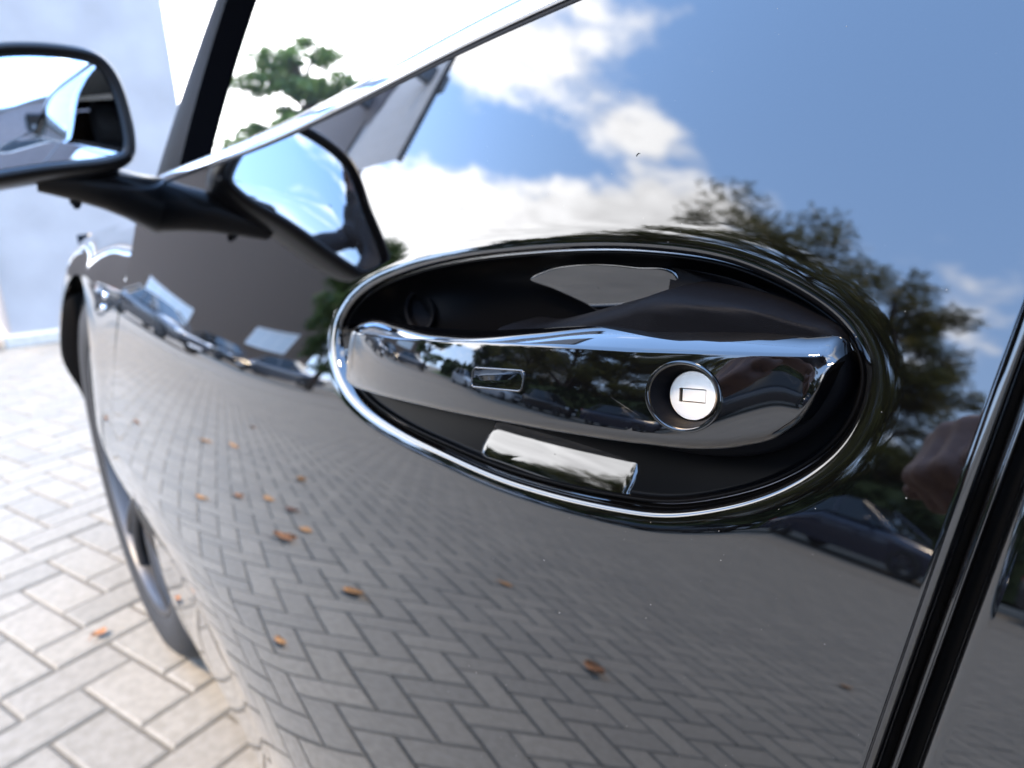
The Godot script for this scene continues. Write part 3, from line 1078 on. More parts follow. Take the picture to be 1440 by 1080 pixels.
func build_wheel(car: Node3D, wx: float, zf: float, s: float) -> void:
	# zf: the plane of the tyre's outer face; s: +1 if that faces +z
	var w := hold("wheel", car, Vector3(wx, WHEEL_R, zf))
	var ax := Vector3(0, 0, s)
	var t := MB.new()
	var p := [Vector2(0.262, -0.010), Vector2(0.268, -0.002), Vector2(0.285, 0.002), Vector2(0.305, 0.004), Vector2(0.325, -0.001), Vector2(0.340, -0.010), Vector2(0.350, -0.022), Vector2(0.3545, -0.036)]
	for i in 5:
		var z := -0.045 - i * 0.036
		p.append_array([Vector2(0.3565, z), Vector2(0.3570, z - 0.026), Vector2(0.3500, z - 0.028), Vector2(0.3500, z - 0.033)])
	p.append_array([Vector2(0.352, -0.225), Vector2(0.34, -0.24), Vector2(0.30, -0.25), Vector2(0.26, -0.24)])
	t.lathe(Vector3.ZERO, ax, p, 96)
	part("tyre", t, M.tyre, w)
	var r := MB.new()
	r.lathe(Vector3.ZERO, ax, [Vector2(0.266, -0.008), Vector2(0.262, -0.003), Vector2(0.254, -0.004), Vector2(0.248, -0.016), Vector2(0.243, -0.060), Vector2(0.240, -0.19), Vector2(0.26, -0.23)], 72)
	for k in 5:
		for d in [-0.17, 0.17]:
			var a: float = TAU * k / 5.0 + d + 0.3
			var b: float = TAU * k / 5.0 + d * 0.5 + 0.3
			var path := []
			for i in 9:
				var q := i / 8.0
				var rad := lerpf(0.055, 0.247, q)
				var an := lerpf(b, a, q)
				path.append(Vector3(cos(an) * rad, sin(an) * rad, (-0.028 + 0.018 * sin(q * 2.4) - 0.006 * q) * s))
			r.tube(path, [0.016, 0.0145, 0.013, 0.012, 0.0115, 0.011, 0.0115, 0.013, 0.015], 8, false, 0.7)
	r.lathe(Vector3(0, 0, -0.03 * s), ax, [Vector2(0.075, -0.03), Vector2(0.072, 0.0), Vector2(0.045, 0.010), Vector2(0.034, 0.010), Vector2(0.032, 0.014), Vector2(0.0, 0.016)], 40)
	part("rim", r, M.alloy, w)
	var d := MB.new()
	d.lathe(Vector3(0, 0, -0.10 * s), ax, [Vector2(0.09, 0.01), Vector2(0.10, 0.0), Vector2(0.175, 0.0), Vector2(0.178, -0.004), Vector2(0.178, -0.02), Vector2(0.0, -0.02)], 48)
	part("brake_disc", d, M.dark_metal, w)

func build_mirror(car: Node3D) -> void:
	var mr := hold("side_mirror", car)
	# the glass, turned a little in towards the driver; its outline from the inner bottom corner round
	var o := Vector3(-0.785, 0.929, 0.108)
	var n := Vector3(1.0, 0.03, 0.02).normalized()
	var a := (Vector3(0, 0, 1) - n * n.z).normalized()         # outwards
	var b := n.cross(a)
	if b.y < 0: b = -b
	var c := Curve2D.new()
	var pts := [Vector2(-0.102, -0.014), Vector2(-0.088, -0.028), Vector2(-0.03, -0.034), Vector2(0.055, -0.046), Vector2(0.088, -0.044), Vector2(0.094, -0.028), Vector2(0.045, 0.012), Vector2(-0.006, 0.050), Vector2(-0.074, 0.055), Vector2(-0.098, 0.040)]
	var np := pts.size()
	var loop: Array[Vector2] = []
	for i in np:
		for k in 10:
			loop.append((pts[i] as Vector2).cubic_interpolate(pts[(i + 1) % np], pts[(i + np - 1) % np], pts[(i + 2) % np], k / 10.0))
	var at := func(q: Vector2, d: float) -> Vector3: return o + a * q.x + b * q.y - n * d
	var g := MB.new()
	var m := loop.size()
	var rings := []
	for t in [0.02, 0.25, 0.5, 0.75, 1.0]:
		var ring := []
		for q in loop:
			ring.append(at.call(q * t, 0.0035 + 0.0022 * t * t))
		rings.append(ring)
	ring_mesh(g, rings)
	part("mirror_glass", g, M.mirror, mr)
	var h := MB.new()
	rings = []
	# inner lip, rim, outer shell tapering forward to a rounded nose
	for q in [[1.0, 0.000, 0.010], [1.0, 0.002, 0.0], [1.0, 0.0045, -0.0040], [1.0, 0.0085, -0.0030], [1.0, 0.0115, 0.003], [1.0, 0.0135, 0.014], [0.99, 0.0145, 0.035], [0.93, 0.017, 0.065], [0.80, 0.014, 0.092], [0.58, 0.009, 0.112], [0.30, 0.004, 0.123], [0.02, 0.0, 0.126]]:
		var ring := []
		for i in m:
			var p: Vector2 = loop[i]
			var t := (loop[(i + 1) % m] - loop[(i + m - 1) % m]).normalized()
			var out := Vector2(t.y, -t.x)
			if out.dot(p) < 0: out = -out
			ring.append(at.call(p * float(q[0]) + out * float(q[1]), q[2]))
		rings.append(ring)
	ring_mesh(h, rings)
	part("mirror_housing", h, M.satin_black, mr)
	var st := MB.new()
	var x0 := -0.875
	st.tube([Vector3(-0.842, 0.884, 0.075), Vector3(-0.838, 0.880, 0.045), Vector3(-0.838, 0.873, 0.018), Vector3(-0.846, 0.864, -0.006), Vector3(-0.856, 0.856, -0.026), Vector3(-0.864, 0.850, -0.045)], [0.012, 0.018, 0.0215, 0.024, 0.028, 0.034], 24, true, 1.0)
	part("mirror_arm", st, M.satin_black, mr)
	var nub := MB.new()
	nub.tube([Vector3(-0.845, 0.875, 0.044), Vector3(-0.845, 0.860, 0.046), Vector3(-0.845, 0.854, 0.046)], [0.007, 0.0055, 0.002], 10)
	part("mirror_camera", nub, M.rubber, mr)

func build_car() -> void:
	var car := thing("black_car", "glossy black car close up, driver's door with open handle recess, lock and side mirror", "car")
	var dr := part("front_door", door_skin(), M.paint, car)
	part("handle_recess", bowl(), M.recess, car)
	build_handle(car)
	build_mirror(car)
	# front fender: its side with the wheel arch cut out, then the crown
	for k in 2:
		var f := MB.new()
		var xs := -2.06
		var xe := -0.9905
		var up := both_sides(func(u: float, w: float) -> Vector3:
			var x := lerpf(xs, xe - 0.004 + (0.76 - 0.76) , u)
			return fender_top(x, w), k)
		f.grid(110, 22, up)
		f.grid(150, 44, both_sides(func(u: float, w: float) -> Vector3:
			# columns crowd at the arch's ends
			var x := lerpf(xs, xe - 0.004, u)
			var y1 := 0.745 - 0.06 * maxf(0.0, -1.5 - x)
			var y0 := maxf(0.235, arch_y(x, WHEEL_X))
			var y := lerpf(y0, y1, w)
			return side(x, y), k))
		# the lip of the wheel arch turned in
		f.grid(60, 3, both_sides(func(u: float, w: float) -> Vector3:
			var a := lerpf(-0.33, PI + 0.33, u)
			var r := 0.385
			var x := WHEEL_X + cos(a) * r
			var y := 0.36 + sin(a) * r
			return Vector3(x, y, side_z(x, maxf(y, 0.235)) - 0.035 * w), k))
		f.grid(2, 30, both_sides(func(u: float, w: float) -> Vector3:
			var y := lerpf(0.235, 0.745, w)
			return Vector3(xe - 0.004 + 0.003 * sin(u * PI * 0.5), y, side_z(xe, y) - 0.014 * (1.0 - cos(u * PI * 0.5))), k))
		part("front_fender", f, M.paint, car)
		if k == 0:
			var bd := MB.new()
			for q in [[-1.115, 0.738], [-1.115, 0.722]]:
				var p := side(q[0], q[1])
				bd.ball(p, Vector3(0.0055, 0.0055, 0.003), 16, 10)
			part("fender_badge", bd, M.chrome, car)
		# the well behind the wheel
		for wx in [WHEEL_X, REAR_X]:
			var well := MB.new()
			well.grid(40, 1, both_sides(func(u: float, w: float) -> Vector3:
				var a := lerpf(-0.35, PI + 0.35, u)
				return Vector3(wx + cos(a) * 0.40, 0.36 + sin(a) * 0.40, -0.06 - 0.32 * w), k))
			well.grid(24, 6, both_sides(func(u: float, w: float) -> Vector3: return Vector3(wx + cos(TAU * u) * 0.42 * w, 0.36 + sin(TAU * u) * 0.42 * w, -0.38), k))
			part("wheel_well", well, M.rubber, car)
		# rear door and quarter panel
		var rd := MB.new()
		var gap := 0.0052
		var re := func(y: float) -> float: return door_end(y) + gap
		rd.grid(110, 80, both_sides(func(u: float, w: float) -> Vector3:
			var y := lerpf(0.235, 0.945, w)
			var x0: float = re.call(y)
			var x1 := 0.955
			var x := lerpf(x0 + 0.005, x1, u)
			y = lerpf(0.235, belt_y(x) - 0.004, w)
			x0 = re.call(y)
			x = lerpf(x0 + 0.005, x1, u)
			return side(x, y), k))
		rd.grid(10, 60, both_sides(func(u: float, w: float) -> Vector3:
			var y := lerpf(0.235, belt_y(-0.05) - 0.004, w)
			var x0: float = re.call(y)
			var a := minf(u / 0.75, 1.0) * PI * 0.5
			return Vector3(x0 + 0.005 - 0.005 * sin(a), y, side_z(x0, y) - 0.005 * (1.0 - cos(a)) - 0.012 * maxf(0.0, u - 0.75) * 4.0), k))
		part("rear_door", rd, M.paint, car)
		var rq := MB.new()
		rq.grid(90, 50, both_sides(func(u: float, w: float) -> Vector3:
			var x := lerpf(0.0, 1.0, u)
			var ya := 0.235
			var xx := lerpf(0.96, 2.62, x)
			ya = maxf(0.30, arch_y(xx, REAR_X))
			var yb := belt_y(minf(xx, 1.35)) - 0.004
			var y := lerpf(ya, yb, w)
			return side(xx, y), k))
		part("rear_quarter", rq, M.paint, car)
		var sill := MB.new()
		sill.grid(40, 8, both_sides(func(u: float, w: float) -> Vector3:
			var x := lerpf(-1.04, 1.10, u)
			var y := lerpf(0.262, 0.145, w)
			return Vector3(x, y, side_z(x, y) - 0.012 - 0.01 * w), k))
		part("sill", sill, M.paint, car)
		# window trim: a bright strip, tipped up to the sky, over a black lip
		var tr := MB.new()
		var prof := [Vector2(-0.0015, -0.0022), Vector2(0.0002, -0.0018), Vector2(0.0008, -0.0004), Vector2(-0.0002, 0.0022), Vector2(-0.0016, 0.0050), Vector2(-0.0034, 0.0076), Vector2(-0.0052, 0.0088), Vector2(-0.0075, 0.0088), Vector2(-0.0090, 0.0070)]
		tr.grid(80, 24, both_sides(func(u: float, w: float) -> Vector3:
			var x := lerpf(-0.885, 1.12, u)
			var at := w * 8.0
			var i := mini(int(at), 7)
			var q: Vector2 = (prof[i] as Vector2).cubic_interpolate(prof[i + 1], prof[maxi(i - 1, 0)], prof[mini(i + 2, 8)], at - i)
			return Vector3(x, belt_y(x) + q.y, side_z(x, belt_y(x)) + q.x), k))
		var bl := MB.new()
		var pb := []
		for i in 61:
			var x := lerpf(-0.885, 1.12, i / 60.0)
			var y := belt_y(x)
			var p := Vector3(x, y - 0.0036, side_z(x, y) - 0.0018)
			pb.append(p if k == 0 else mz(p))
		bl.tube(pb, [0.0021], 12)
		part("belt_seal", bl, M.rubber, car)
		part("window_trim", tr, M.chrome, car)
		# side windows, pillars
		# the front pane is wound down: only its top edge stands out of the door
		var w1 := MB.new()
		w1.grid(40, 6, both_sides(func(u: float, w: float) -> Vector3:
			var x := lerpf(-0.80, -0.075, u)
			var y := belt_y(x) + lerpf(-0.05, 0.0125, w)
			return Vector3(x, y, zg(x, belt_y(x)) - 0.004 - 0.36 * (y - belt_y(x))), k))
		part("side_window", w1, M.glass, car)
		var w2 := MB.new()
		w2.grid(24, 20, both_sides(func(u: float, w: float) -> Vector3:
			var yy := lerpf(belt_y(0.4), 1.325, w)
			var x := lerpf(0.015 + 0.10 * (yy - 0.9), 1.10 - 0.75 * (yy - 0.9), u)
			yy = lerpf(belt_y(x), 1.325, w)
			return Vector3(x, yy, zg(x, yy)), k))
		part("side_window", w2, M.glass, car)
		var bp := MB.new()
		bp.grid(4, 12, both_sides(func(u: float, w: float) -> Vector3:
			var yy := lerpf(belt_y(-0.03), 1.345, w)
			var x := lerpf(-0.078, 0.018, u) + 0.10 * (yy - 0.9)
			return Vector3(x, yy, zg(x, yy) + 0.004 + 0.003 * sin(PI * u)), k))
		part("b_pillar", bp, M.gloss, car)
		# the frame along the front edge of the window: outer face, then the rounded inner side
		var ap := MB.new()
		ap.grid(14, 30, both_sides(func(u: float, w: float) -> Vector3:
			var yy := lerpf(0.868, 1.335, w)
			var a := front_line(yy)
			var b := maxf(glass_line(yy), a + 0.03)
			var x := lerpf(a, b, u)
			return Vector3(x, yy, zg(x, yy) + 0.003 + 0.004 * sin(PI * u)), k))
		part("window_frame", ap, M.plastic, car)
		var a2 := MB.new()
		a2.grid(8, 30, both_sides(func(u: float, w: float) -> Vector3:
			var yy := lerpf(0.868, 1.335, w)
			var x := front_line(yy)
			return Vector3(x - 0.012 * sin(PI * u), yy, zg(x, yy) + 0.003 - 0.03 * u), k))
		a2.grid(2, 30, both_sides(func(u: float, w: float) -> Vector3:
			var yy := lerpf(0.868, 1.335, w)
			var x := maxf(glass_line(yy), front_line(yy) + 0.03)
			return Vector3(x, yy, zg(x, yy) + 0.003 - 0.03 * u), k))
		part("a_pillar", a2, M.plastic, car)
		var rail := MB.new()
		var pr := []
		for i in 40:
			var t := i / 39.0
			var x := lerpf(front_line(1.335), 1.15, t)
			var y := 1.342 + 0.012 * sin(PI * t) - 0.06 * pow(maxf(0, t - 0.7) / 0.3, 2.0)
			var p := Vector3(x, y, zg(clampf(x, -0.85, 1.0), 1.335) - 0.006)
			pr.append(p if k == 0 else mz(p))
		rail.tube(pr, [0.022], 12)
		part("roof_rail", rail, M.gloss, car)
		build_wheel(car, WHEEL_X, -0.028 if k == 0 else 2.0 * CZ + 0.028, 1.0 if k == 0 else -1.0)
		build_wheel(car, REAR_X, -0.028 if k == 0 else 2.0 * CZ + 0.028, 1.0 if k == 0 else -1.0)
	# the gap between the doors: a dark channel with a painted step in it and a rubber lip
	var ch := MB.new()
	ch.grid(6, 60, func(u: float, w: float) -> Vector3:
		var y := lerpf(0.235, 0.93, w)
		return Vector3(door_end(y) - 0.012 + 0.034 * u, y, side_z(-0.05, y) - 0.021))
	part("door_gap", ch, M.rubber, car)
	var lipm := MB.new()
	var lp := []
	for i in 50:
		var y := lerpf(0.235, 0.93, i / 49.0)
		var x := door_end(y) + 0.0006
		lp.append(Vector3(x, y, side_z(x, y) - 0.0072))
	lipm.tube(lp, [0.0013], 10)
	part("door_seal", lipm, M.gloss, car)
	var fg := MB.new()
	fg.grid(4, 40, func(u: float, w: float) -> Vector3:
		var y := lerpf(0.235, 0.86, w)
		return Vector3(-1.01 + 0.04 * u + (door_end(y) + 0.0565) , y, side_z(-0.99, y) - 0.016))
	part("door_gap", fg, M.rubber, car)
	# the cowl between fender and window, closing the corner under the mirror
	for k in 2:
		var cw := MB.new()
		cw.grid(24, 14, both_sides(func(u: float, w: float) -> Vector3:
			var p := fender_top(lerpf(-0.998, -0.955, u), w)
			var q := Vector3(-0.90, lerpf(0.84, belt_y(-0.90) - 0.004, w), 0.0)
			q.z = side_z(-0.93, q.y) - 0.003 - 0.035 * w * w
			return p.lerp(q, u * u * (3.0 - 2.0 * u)), k))
		part("cowl_corner", cw, M.paint, car)
	# hood, nose, windscreen, roof, tail
	var hood := MB.new()
	hood.grid(40, 40, func(u: float, w: float) -> Vector3:
		var x := lerpf(-2.06, -0.93, u)
		var p := fender_top(x, 1.0)
		var z := lerpf(p.z, 2.0 * CZ - p.z, w)
		return Vector3(x + 0.10 * (4.0 * w * (1.0 - w)) * -1.0, p.y + 0.012 * sin(PI * w), z))
	part("hood", hood, M.paint, car)
	var nose := MB.new()
	nose.grid(20, 40, func(u: float, w: float) -> Vector3:
		var p := fender_top(-2.06, 1.0)
		var z := lerpf(0.02 + side_z(-2.06, 0.6), 2.0 * CZ - 0.02 - side_z(-2.06, 0.6), w)
		var b := 4.0 * w * (1.0 - w)
		var y := lerpf(p.y + 0.012 * sin(PI * w), 0.20, u)
		return Vector3(-2.06 - 0.10 * b - 0.16 * sin(PI * minf(u * 1.15, 1.0)) * pow(b, 0.35), y, z))
	part("front_bumper", nose, M.paint, car)
	for s in [0, 1]:
		var hl := MB.new()
		hl.ball(Vector3(0, 0, 0), Vector3(0.10, 0.055, 0.12), 20, 12)
		var at := Vector3(-2.08, 0.66, -0.25)
		part("headlight", hl, M.lamp, car, at if s == 0 else mz(at))
	var ws := MB.new()
	ws.grid(16, 24, func(u: float, w: float) -> Vector3:
		var yy := lerpf(0.872, 1.36, u)
		var b := 4.0 * w * (1.0 - w)
		var z0 := zg(-0.85, yy) - 0.028
		return Vector3(front_line(minf(yy, 1.335)) - 0.045 - 0.16 * b * (1.0 - 0.5 * u), yy + 0.03 * b * u, lerpf(z0, 2.0 * CZ - z0, w)))
	part("windscreen", ws, M.glass, car)
	var roof := MB.new()
	roof.grid(30, 24, func(u: float, w: float) -> Vector3:
		var x := lerpf(front_line(1.335) - 0.05, 1.2, u)
		var z0 := zg(clampf(x, -0.85, 1.0), 1.335) - 0.01
		return Vector3(x, 1.35 + 0.05 * sin(PI * w) + 0.02 * sin(PI * u) - 0.07 * pow(maxf(0.0, u - 0.7) / 0.3, 2.0), lerpf(z0, 2.0 * CZ - z0, w)))
	part("roof", roof, M.paint, car)
	var lin_ := MB.new()
	lin_.grid(10, 10, func(u: float, w: float) -> Vector3:
		var z0 := zg(0.0, 1.335) - 0.04
		return Vector3(lerpf(-0.40, 1.1, u), 1.325 + 0.03 * sin(PI * w), lerpf(z0, 2.0 * CZ - z0, w)))
	part("roof_lining", lin_, M.liner, car)
	var tail := MB.new()
	tail.grid(24, 24, func(u: float, w: float) -> Vector3:
		var z0 := lerpf(zg(1.0, 1.3) - 0.01, side_z(2.4, 0.9) - 0.06, minf(u * 1.4, 1.0))
		var q := PackedVector2Array([Vector2(1.2, 1.28), Vector2(1.75, 1.06), Vector2(2.05, 0.985), Vector2(2.52, 0.955), Vector2(2.64, 0.80), Vector2(2.68, 0.45), Vector2(2.60, 0.22)])
		var f := u * 6.0
		var i := mini(int(f), 5)
		var p := q[i].lerp(q[i + 1], f - i)
		return Vector3(p.x, p.y + 0.03 * sin(PI * w), lerpf(z0, 2.0 * CZ - z0, w)))
	part("tail", tail, M.paint, car)
	for s in [0, 1]:
		var cp := MB.new()
		cp.grid(12, 10, both_sides(func(u: float, w: float) -> Vector3:
			var x := lerpf(1.10, 2.05, u)
			var top := lerpf(1.31, 0.985, pow(u, 0.8))
			var yb := belt_y(1.3) - 0.006
			var y := lerpf(yb, top, w)
			if w > 0.999: y = top
			return Vector3(x - 0.6 * w * (1.0 - u) * 0.35, y, lerpf(side_z(x, yb), zg(1.0, y) - 0.02, w)), s))
		part("c_pillar", cp, M.paint, car)
		var tl := MB.new()
		tl.box(Vector3(2.60, 0.74, 0) , Vector3(2.68, 0.85, 0.30), 0.02)
		part("tail_light", tl, M.red_lens, car, Vector3(0, 0, -0.42 if s == 0 else 2.0 * CZ + 0.12))
	# inside: floor, dash, wheel, seats, far door cards
	var fl := MB.new()
	fl.box(Vector3(-1.1, 0.22, 2.0 * CZ + 0.08), Vector3(2.4, 0.34, -0.08))
	part("floor_pan", fl, M.rubber, car)
	var dash := MB.new()
	dash.grid(16, 20, func(u: float, w: float) -> Vector3:
		var q := PackedVector2Array([Vector2(-1.0, 0.87), Vector2(-0.80, 0.905), Vector2(-0.62, 0.89), Vector2(-0.55, 0.82), Vector2(-0.60, 0.60), Vector2(-0.75, 0.40)])
		var f := u * 5.0
		var i := mini(int(f), 4)
		var p := q[i].lerp(q[i + 1], smoothstep(0, 1, f - i))
		return Vector3(p.x, p.y + 0.02 * sin(PI * w), lerpf(-0.16, 2.0 * CZ + 0.16, w)))
	part("dashboard", dash, M.leather, car)
	var sw := MB.new()
	var ring := []
	for i in 33:
		var a := TAU * i / 32.0
		var e1 := Vector3(0.42, 0.9, 0).normalized()
		ring.append(Vector3(-0.50, 0.88, -0.56) + e1 * sin(a) * 0.18 + Vector3(0, 0, cos(a) * 0.18))
	sw.tube(ring, [0.015], 10, false)
	sw.tube([Vector3(-0.62, 0.84, -0.56), Vector3(-0.51, 0.88, -0.56)], [0.05, 0.045], 16)
	part("steering_wheel", sw, M.leather, car)
	for q in [[-0.02, -0.50], [-0.02, -1.36], [0.85, -0.50], [0.85, -1.36]]:
		var st := MB.new()
		st.grid(16, 12, func(u: float, w: float) -> Vector3:
			var c := PackedVector2Array([Vector2(-0.42, 0.50), Vector2(-0.42, 0.60), Vector2(0.0, 0.58), Vector2(0.10, 0.80), Vector2(0.20, 1.12), Vector2(0.27, 1.12), Vector2(0.22, 0.70), Vector2(0.10, 0.45)])
			var f := u * 7.0
			var i := mini(int(f), 6)
			var p := c[i].lerp(c[i + 1], f - i)
			return Vector3(p.x, p.y + 0.02 * cos(PI * (w - 0.5)), lerpf(-0.24, 0.24, w)))
		st.grid(12, 12, func(u: float, w: float) -> Vector3:
			var a := TAU * u
			return Vector3(0.245 + 0.05 * cos(a), 1.22 + 0.085 * sin(a), lerpf(-0.13, 0.13, w)))
		part("seat", st, M.leather, car, Vector3(q[0], 0, q[1]))
	# a bit of dark fluff on the paint above the handle
	var fl2 := MB.new()
	var fp := []
	for q in [[0.0, 0.0], [0.0003, 0.0006], [0.0009, 0.0010], [0.0015, 0.0009]]:
		var fx: float = -0.1655 + float(q[0])
		var fy: float = 0.8600 + float(q[1])
		fp.append(side(fx, fy) + side_n(fx, fy) * 0.00012)
	fl2.tube(fp, [0.00006, 0.00014, 0.00012, 0.00005], 6)
	part("fluff", fl2, M.rubber, car)
	# grains of dust on the paint round the handle
	var grain := SphereMesh.new()
	grain.radius = 0.00011
	grain.height = 0.00013
	grain.radial_segments = 6
	grain.rings = 3
	var dm := MultiMesh.new()
	dm.transform_format = MultiMesh.TRANSFORM_3D
	dm.mesh = grain
	dm.instance_count = 900
	for i in 900:
		var x := rng.randf_range(-0.62, -0.062)
		var y := rng.randf_range(0.60, 0.90)
		while Geometry2D.is_point_in_polygon(Vector2(x, y), PackedVector2Array(cup_out)):
			x = rng.randf_range(-0.62, -0.062)
			y = rng.randf_range(0.60, 0.90)
		dm.set_instance_transform(i, Transform3D(Basis.from_scale(Vector3.ONE * pow(rng.randf(), 3.0) * 1.3 + Vector3.ONE * 0.3), side(x, y)))
	var di := MultiMeshInstance3D.new()
	di.name = "dust"
	di.multimesh = dm
	di.material_override = M.dust
	di.set_meta("kind", "stuff")
	car.add_child(di)

# ---------------------------------------------------------------- the ground
func paver_mesh() -> ArrayMesh:
	var mb := MB.new()
	var L := 0.0965
	var W := 0.0465
	var b := 0.0045
	# top, chamfers, sides (no underside)
	mb.flat([Vector3(-L + b, 0, -W + b), Vector3(L - b, 0, -W + b), Vector3(L - b, 0, W - b), Vector3(-L + b, 0, W - b)], Vector3.UP)
	for s in [-1.0, 1.0]:
		mb.flat([Vector3(-L + b, 0, s * (W - b)), Vector3(L - b, 0, s * (W - b)), Vector3(L, -b, s * W), Vector3(-L, -b, s * W)], Vector3(0, 1, s))
		mb.flat([Vector3(-L, -b, s * W), Vector3(L, -b, s * W), Vector3(L, -0.03, s * W), Vector3(-L, -0.03, s * W)], Vector3(0, 0, s))
		mb.flat([Vector3(s * (L - b), 0, -W + b), Vector3(s * (L - b), 0, W - b), Vector3(s * L, -b, W), Vector3(s * L, -b, -W)], Vector3(s, 1, 0))
		mb.flat([Vector3(s * L, -b, -W), Vector3(s * L, -b, W), Vector3(s * L, -0.03, W), Vector3(s * L, -0.03, -W)], Vector3(s, 0, 0))
	return mb.mesh()

func build_ground() -> void:
	var g := MB.new()
	g.flat([Vector3(-200, -0.022, -200), Vector3(200, -0.022, -200), Vector3(200, -0.022, 200), Vector3(-200, -0.022, 200)], Vector3.UP)
	struct("ground", g, M.ground)
	var bed := MB.new()
	bed.flat([Vector3(-14.5, -0.0065, -6), Vector3(8, -0.0065, -6), Vector3(8, -0.0065, 11.2), Vector3(-14.5, -0.0065, 11.2)], Vector3.UP)
	var pave := struct("pavement", bed, M.joint)
	# herringbone, laid at 17 degrees to the car
	var ang := deg_to_rad(-17.0)
	var ex := Vector3(cos(ang), 0, sin(ang))
	var ez := Vector3(-sin(ang), 0, cos(ang))
	var me := paver_mesh()
	var near := []
	var far := []
	var u := 0.1
	var r := RandomNumberGenerator.new()
	r.seed = 77
	# unit cell of the pattern, in brick widths: (i, j) steps along the stair
	for i in range(-170, 170):
		for j in range(-60, 60):
			# stairs run along (1, 1); neighbouring stairs are two widths on along (2, -2)
			for kind in 2:
				var c := Vector2(i + 2.0 * j, i - 2.0 * j)
				c += Vector2(1.0, 0.5) if kind == 0 else Vector2(0.5, 2.0)
				var p := ex * (c.x * u + 0.037) + ez * (c.y * u - 0.021)
				p += Vector3(-1.5, 0, 1.0)
				if p.x < -13.9 or p.x > 5.5 or p.z < -4.0 or p.z > 10.9:
					continue
				if p.x < -5.72 and p.z < 0.15:
					continue
				var tilt := Basis(ex, r.randfn(0.0, 0.004)) * Basis(ez, r.randfn(0.0, 0.004))
				var b := Basis(ex, Vector3.UP, ez) if kind == 0 else Basis(ez, Vector3.UP, -ex)
				p.y = r.randfn(0.0, 0.0009)
				var tone := int(r.randf() * 4.0)
				# how large it shows: straight on at the left, and mirrored in the door
				var d1 := p.distance_to(EYE) * (1.0 if p.x < -0.8 and p.z < 0.75 else 2.5)
				var d2 := p.distance_to(Vector3(-0.25, 0.7, -0.2)) * (1.0 if p.z > 0.15 and p.x < -0.3 else 2.0)
				if p.z < -0.3: d1 *= 2.0
				far.append([minf(d1 * 1.15, d2), Transform3D(tilt * b, p), tone])
	far.sort_custom(func(a, b): return a[0] < b[0])
	for k in mini(300, far.size()):
		var o := MeshInstance3D.new()
		o.mesh = me
		o.material_override = M.paver[far[k][2]]
		o.name = "paver" if k == 0 else "paver_%03d" % k
		pave.add_child(o)
		o.transform = far[k][1]
	var mm := MultiMesh.new()
	mm.transform_format = MultiMesh.TRANSFORM_3D
	mm.use_colors = true
	mm.mesh = me
	mm.instance_count = far.size() - 300
	for k in range(300, far.size()):
		mm.set_instance_transform(k - 300, far[k][1])
		var q: Array = PAVER_TONES[far[k][2]]
		mm.set_instance_color(k - 300, Color(q[0], q[1], q[2]))
	var mi := MultiMeshInstance3D.new()
	mi.name = "farther_pavers"
	mi.multimesh = mm
	mi.material_override = M.paver_many
	mi.set_meta("kind", "stuff")
	pave.add_child(mi)

func leaf_mesh(s: float, curl: float, sd: int) -> MB:
	var mb := MB.new()
	var r := RandomNumberGenerator.new()
	r.seed = sd
	var n := 9
	var wob := []
	for i in n + 1:
		wob.append(Vector2(r.randf_range(0.85, 1.15), r.randf_range(-0.15, 0.15)))
	mb.grid(n, 6, func(u: float, w: float) -> Vector3:
		var f := u * n
		var i := mini(int(f), n - 1)
		var q: Vector2 = (wob[i] as Vector2).lerp(wob[i + 1], f - i)
		var half := 0.34 * pow(sin(PI * clampf(pow(u, 0.8), 0.0, 1.0)), 0.75) * q.x + 0.004
		var x := (w - 0.5) * 2.0
		return Vector3((u - 0.5) * s, (curl * (x * x * 0.6 + 0.5 * pow(u - 0.4, 2.0) * 4.0 + q.y * 0.4 * x)) * s * 0.34 + 0.003, x * half * s))
	mb.tube([Vector3(0.5 * s, 0.004 + curl * s * 0.1, 0), Vector3(0.72 * s, 0.003, 0.06 * s)], [0.0012, 0.0007], 5)
	return mb

# ---------------------------------------------------------------- trees, hedges
func sprig(kind: int) -> ArrayMesh:
	# a small spray of leaves: 0 feathery (paired leaflets on a stalk), 1 broad leaves
	var mb := MB.new()
	var r := RandomNumberGenerator.new()
	r.seed = 900 + kind
	if kind == 0:
		for k in 7:
			for s in [-1.0, 1.0]:
				var o := Vector3(0.05 + k * 0.045, 0.006 * sin(k * 1.3), 0)
				var d := Vector3(0.35, r.randf_range(-0.35, 0.1), s).normalized() * r.randf_range(0.085, 0.115)
				var w := Vector3(0.020, 0.0, 0.006 * s)
				mb.flat([o, o + d * 0.5 + w, o + d, o + d * 0.5 - w], Vector3.UP)
	else:
		for k in 7:
			var a := TAU * k / 7.0 + r.randf()
			var el := r.randf_range(-0.5, 0.8)
			var d := Vector3(cos(a) * cos(el), sin(el), sin(a) * cos(el)) * r.randf_range(0.09, 0.15)
			var s := d.cross(Vector3(r.randf(), 1.0, r.randf())).normalized() * 0.038
			mb.flat([d * 0.2, d * 0.65 + s, d * 1.2, d * 0.65 - s], Vector3.UP)
	return mb.mesh()

var sprigs := []

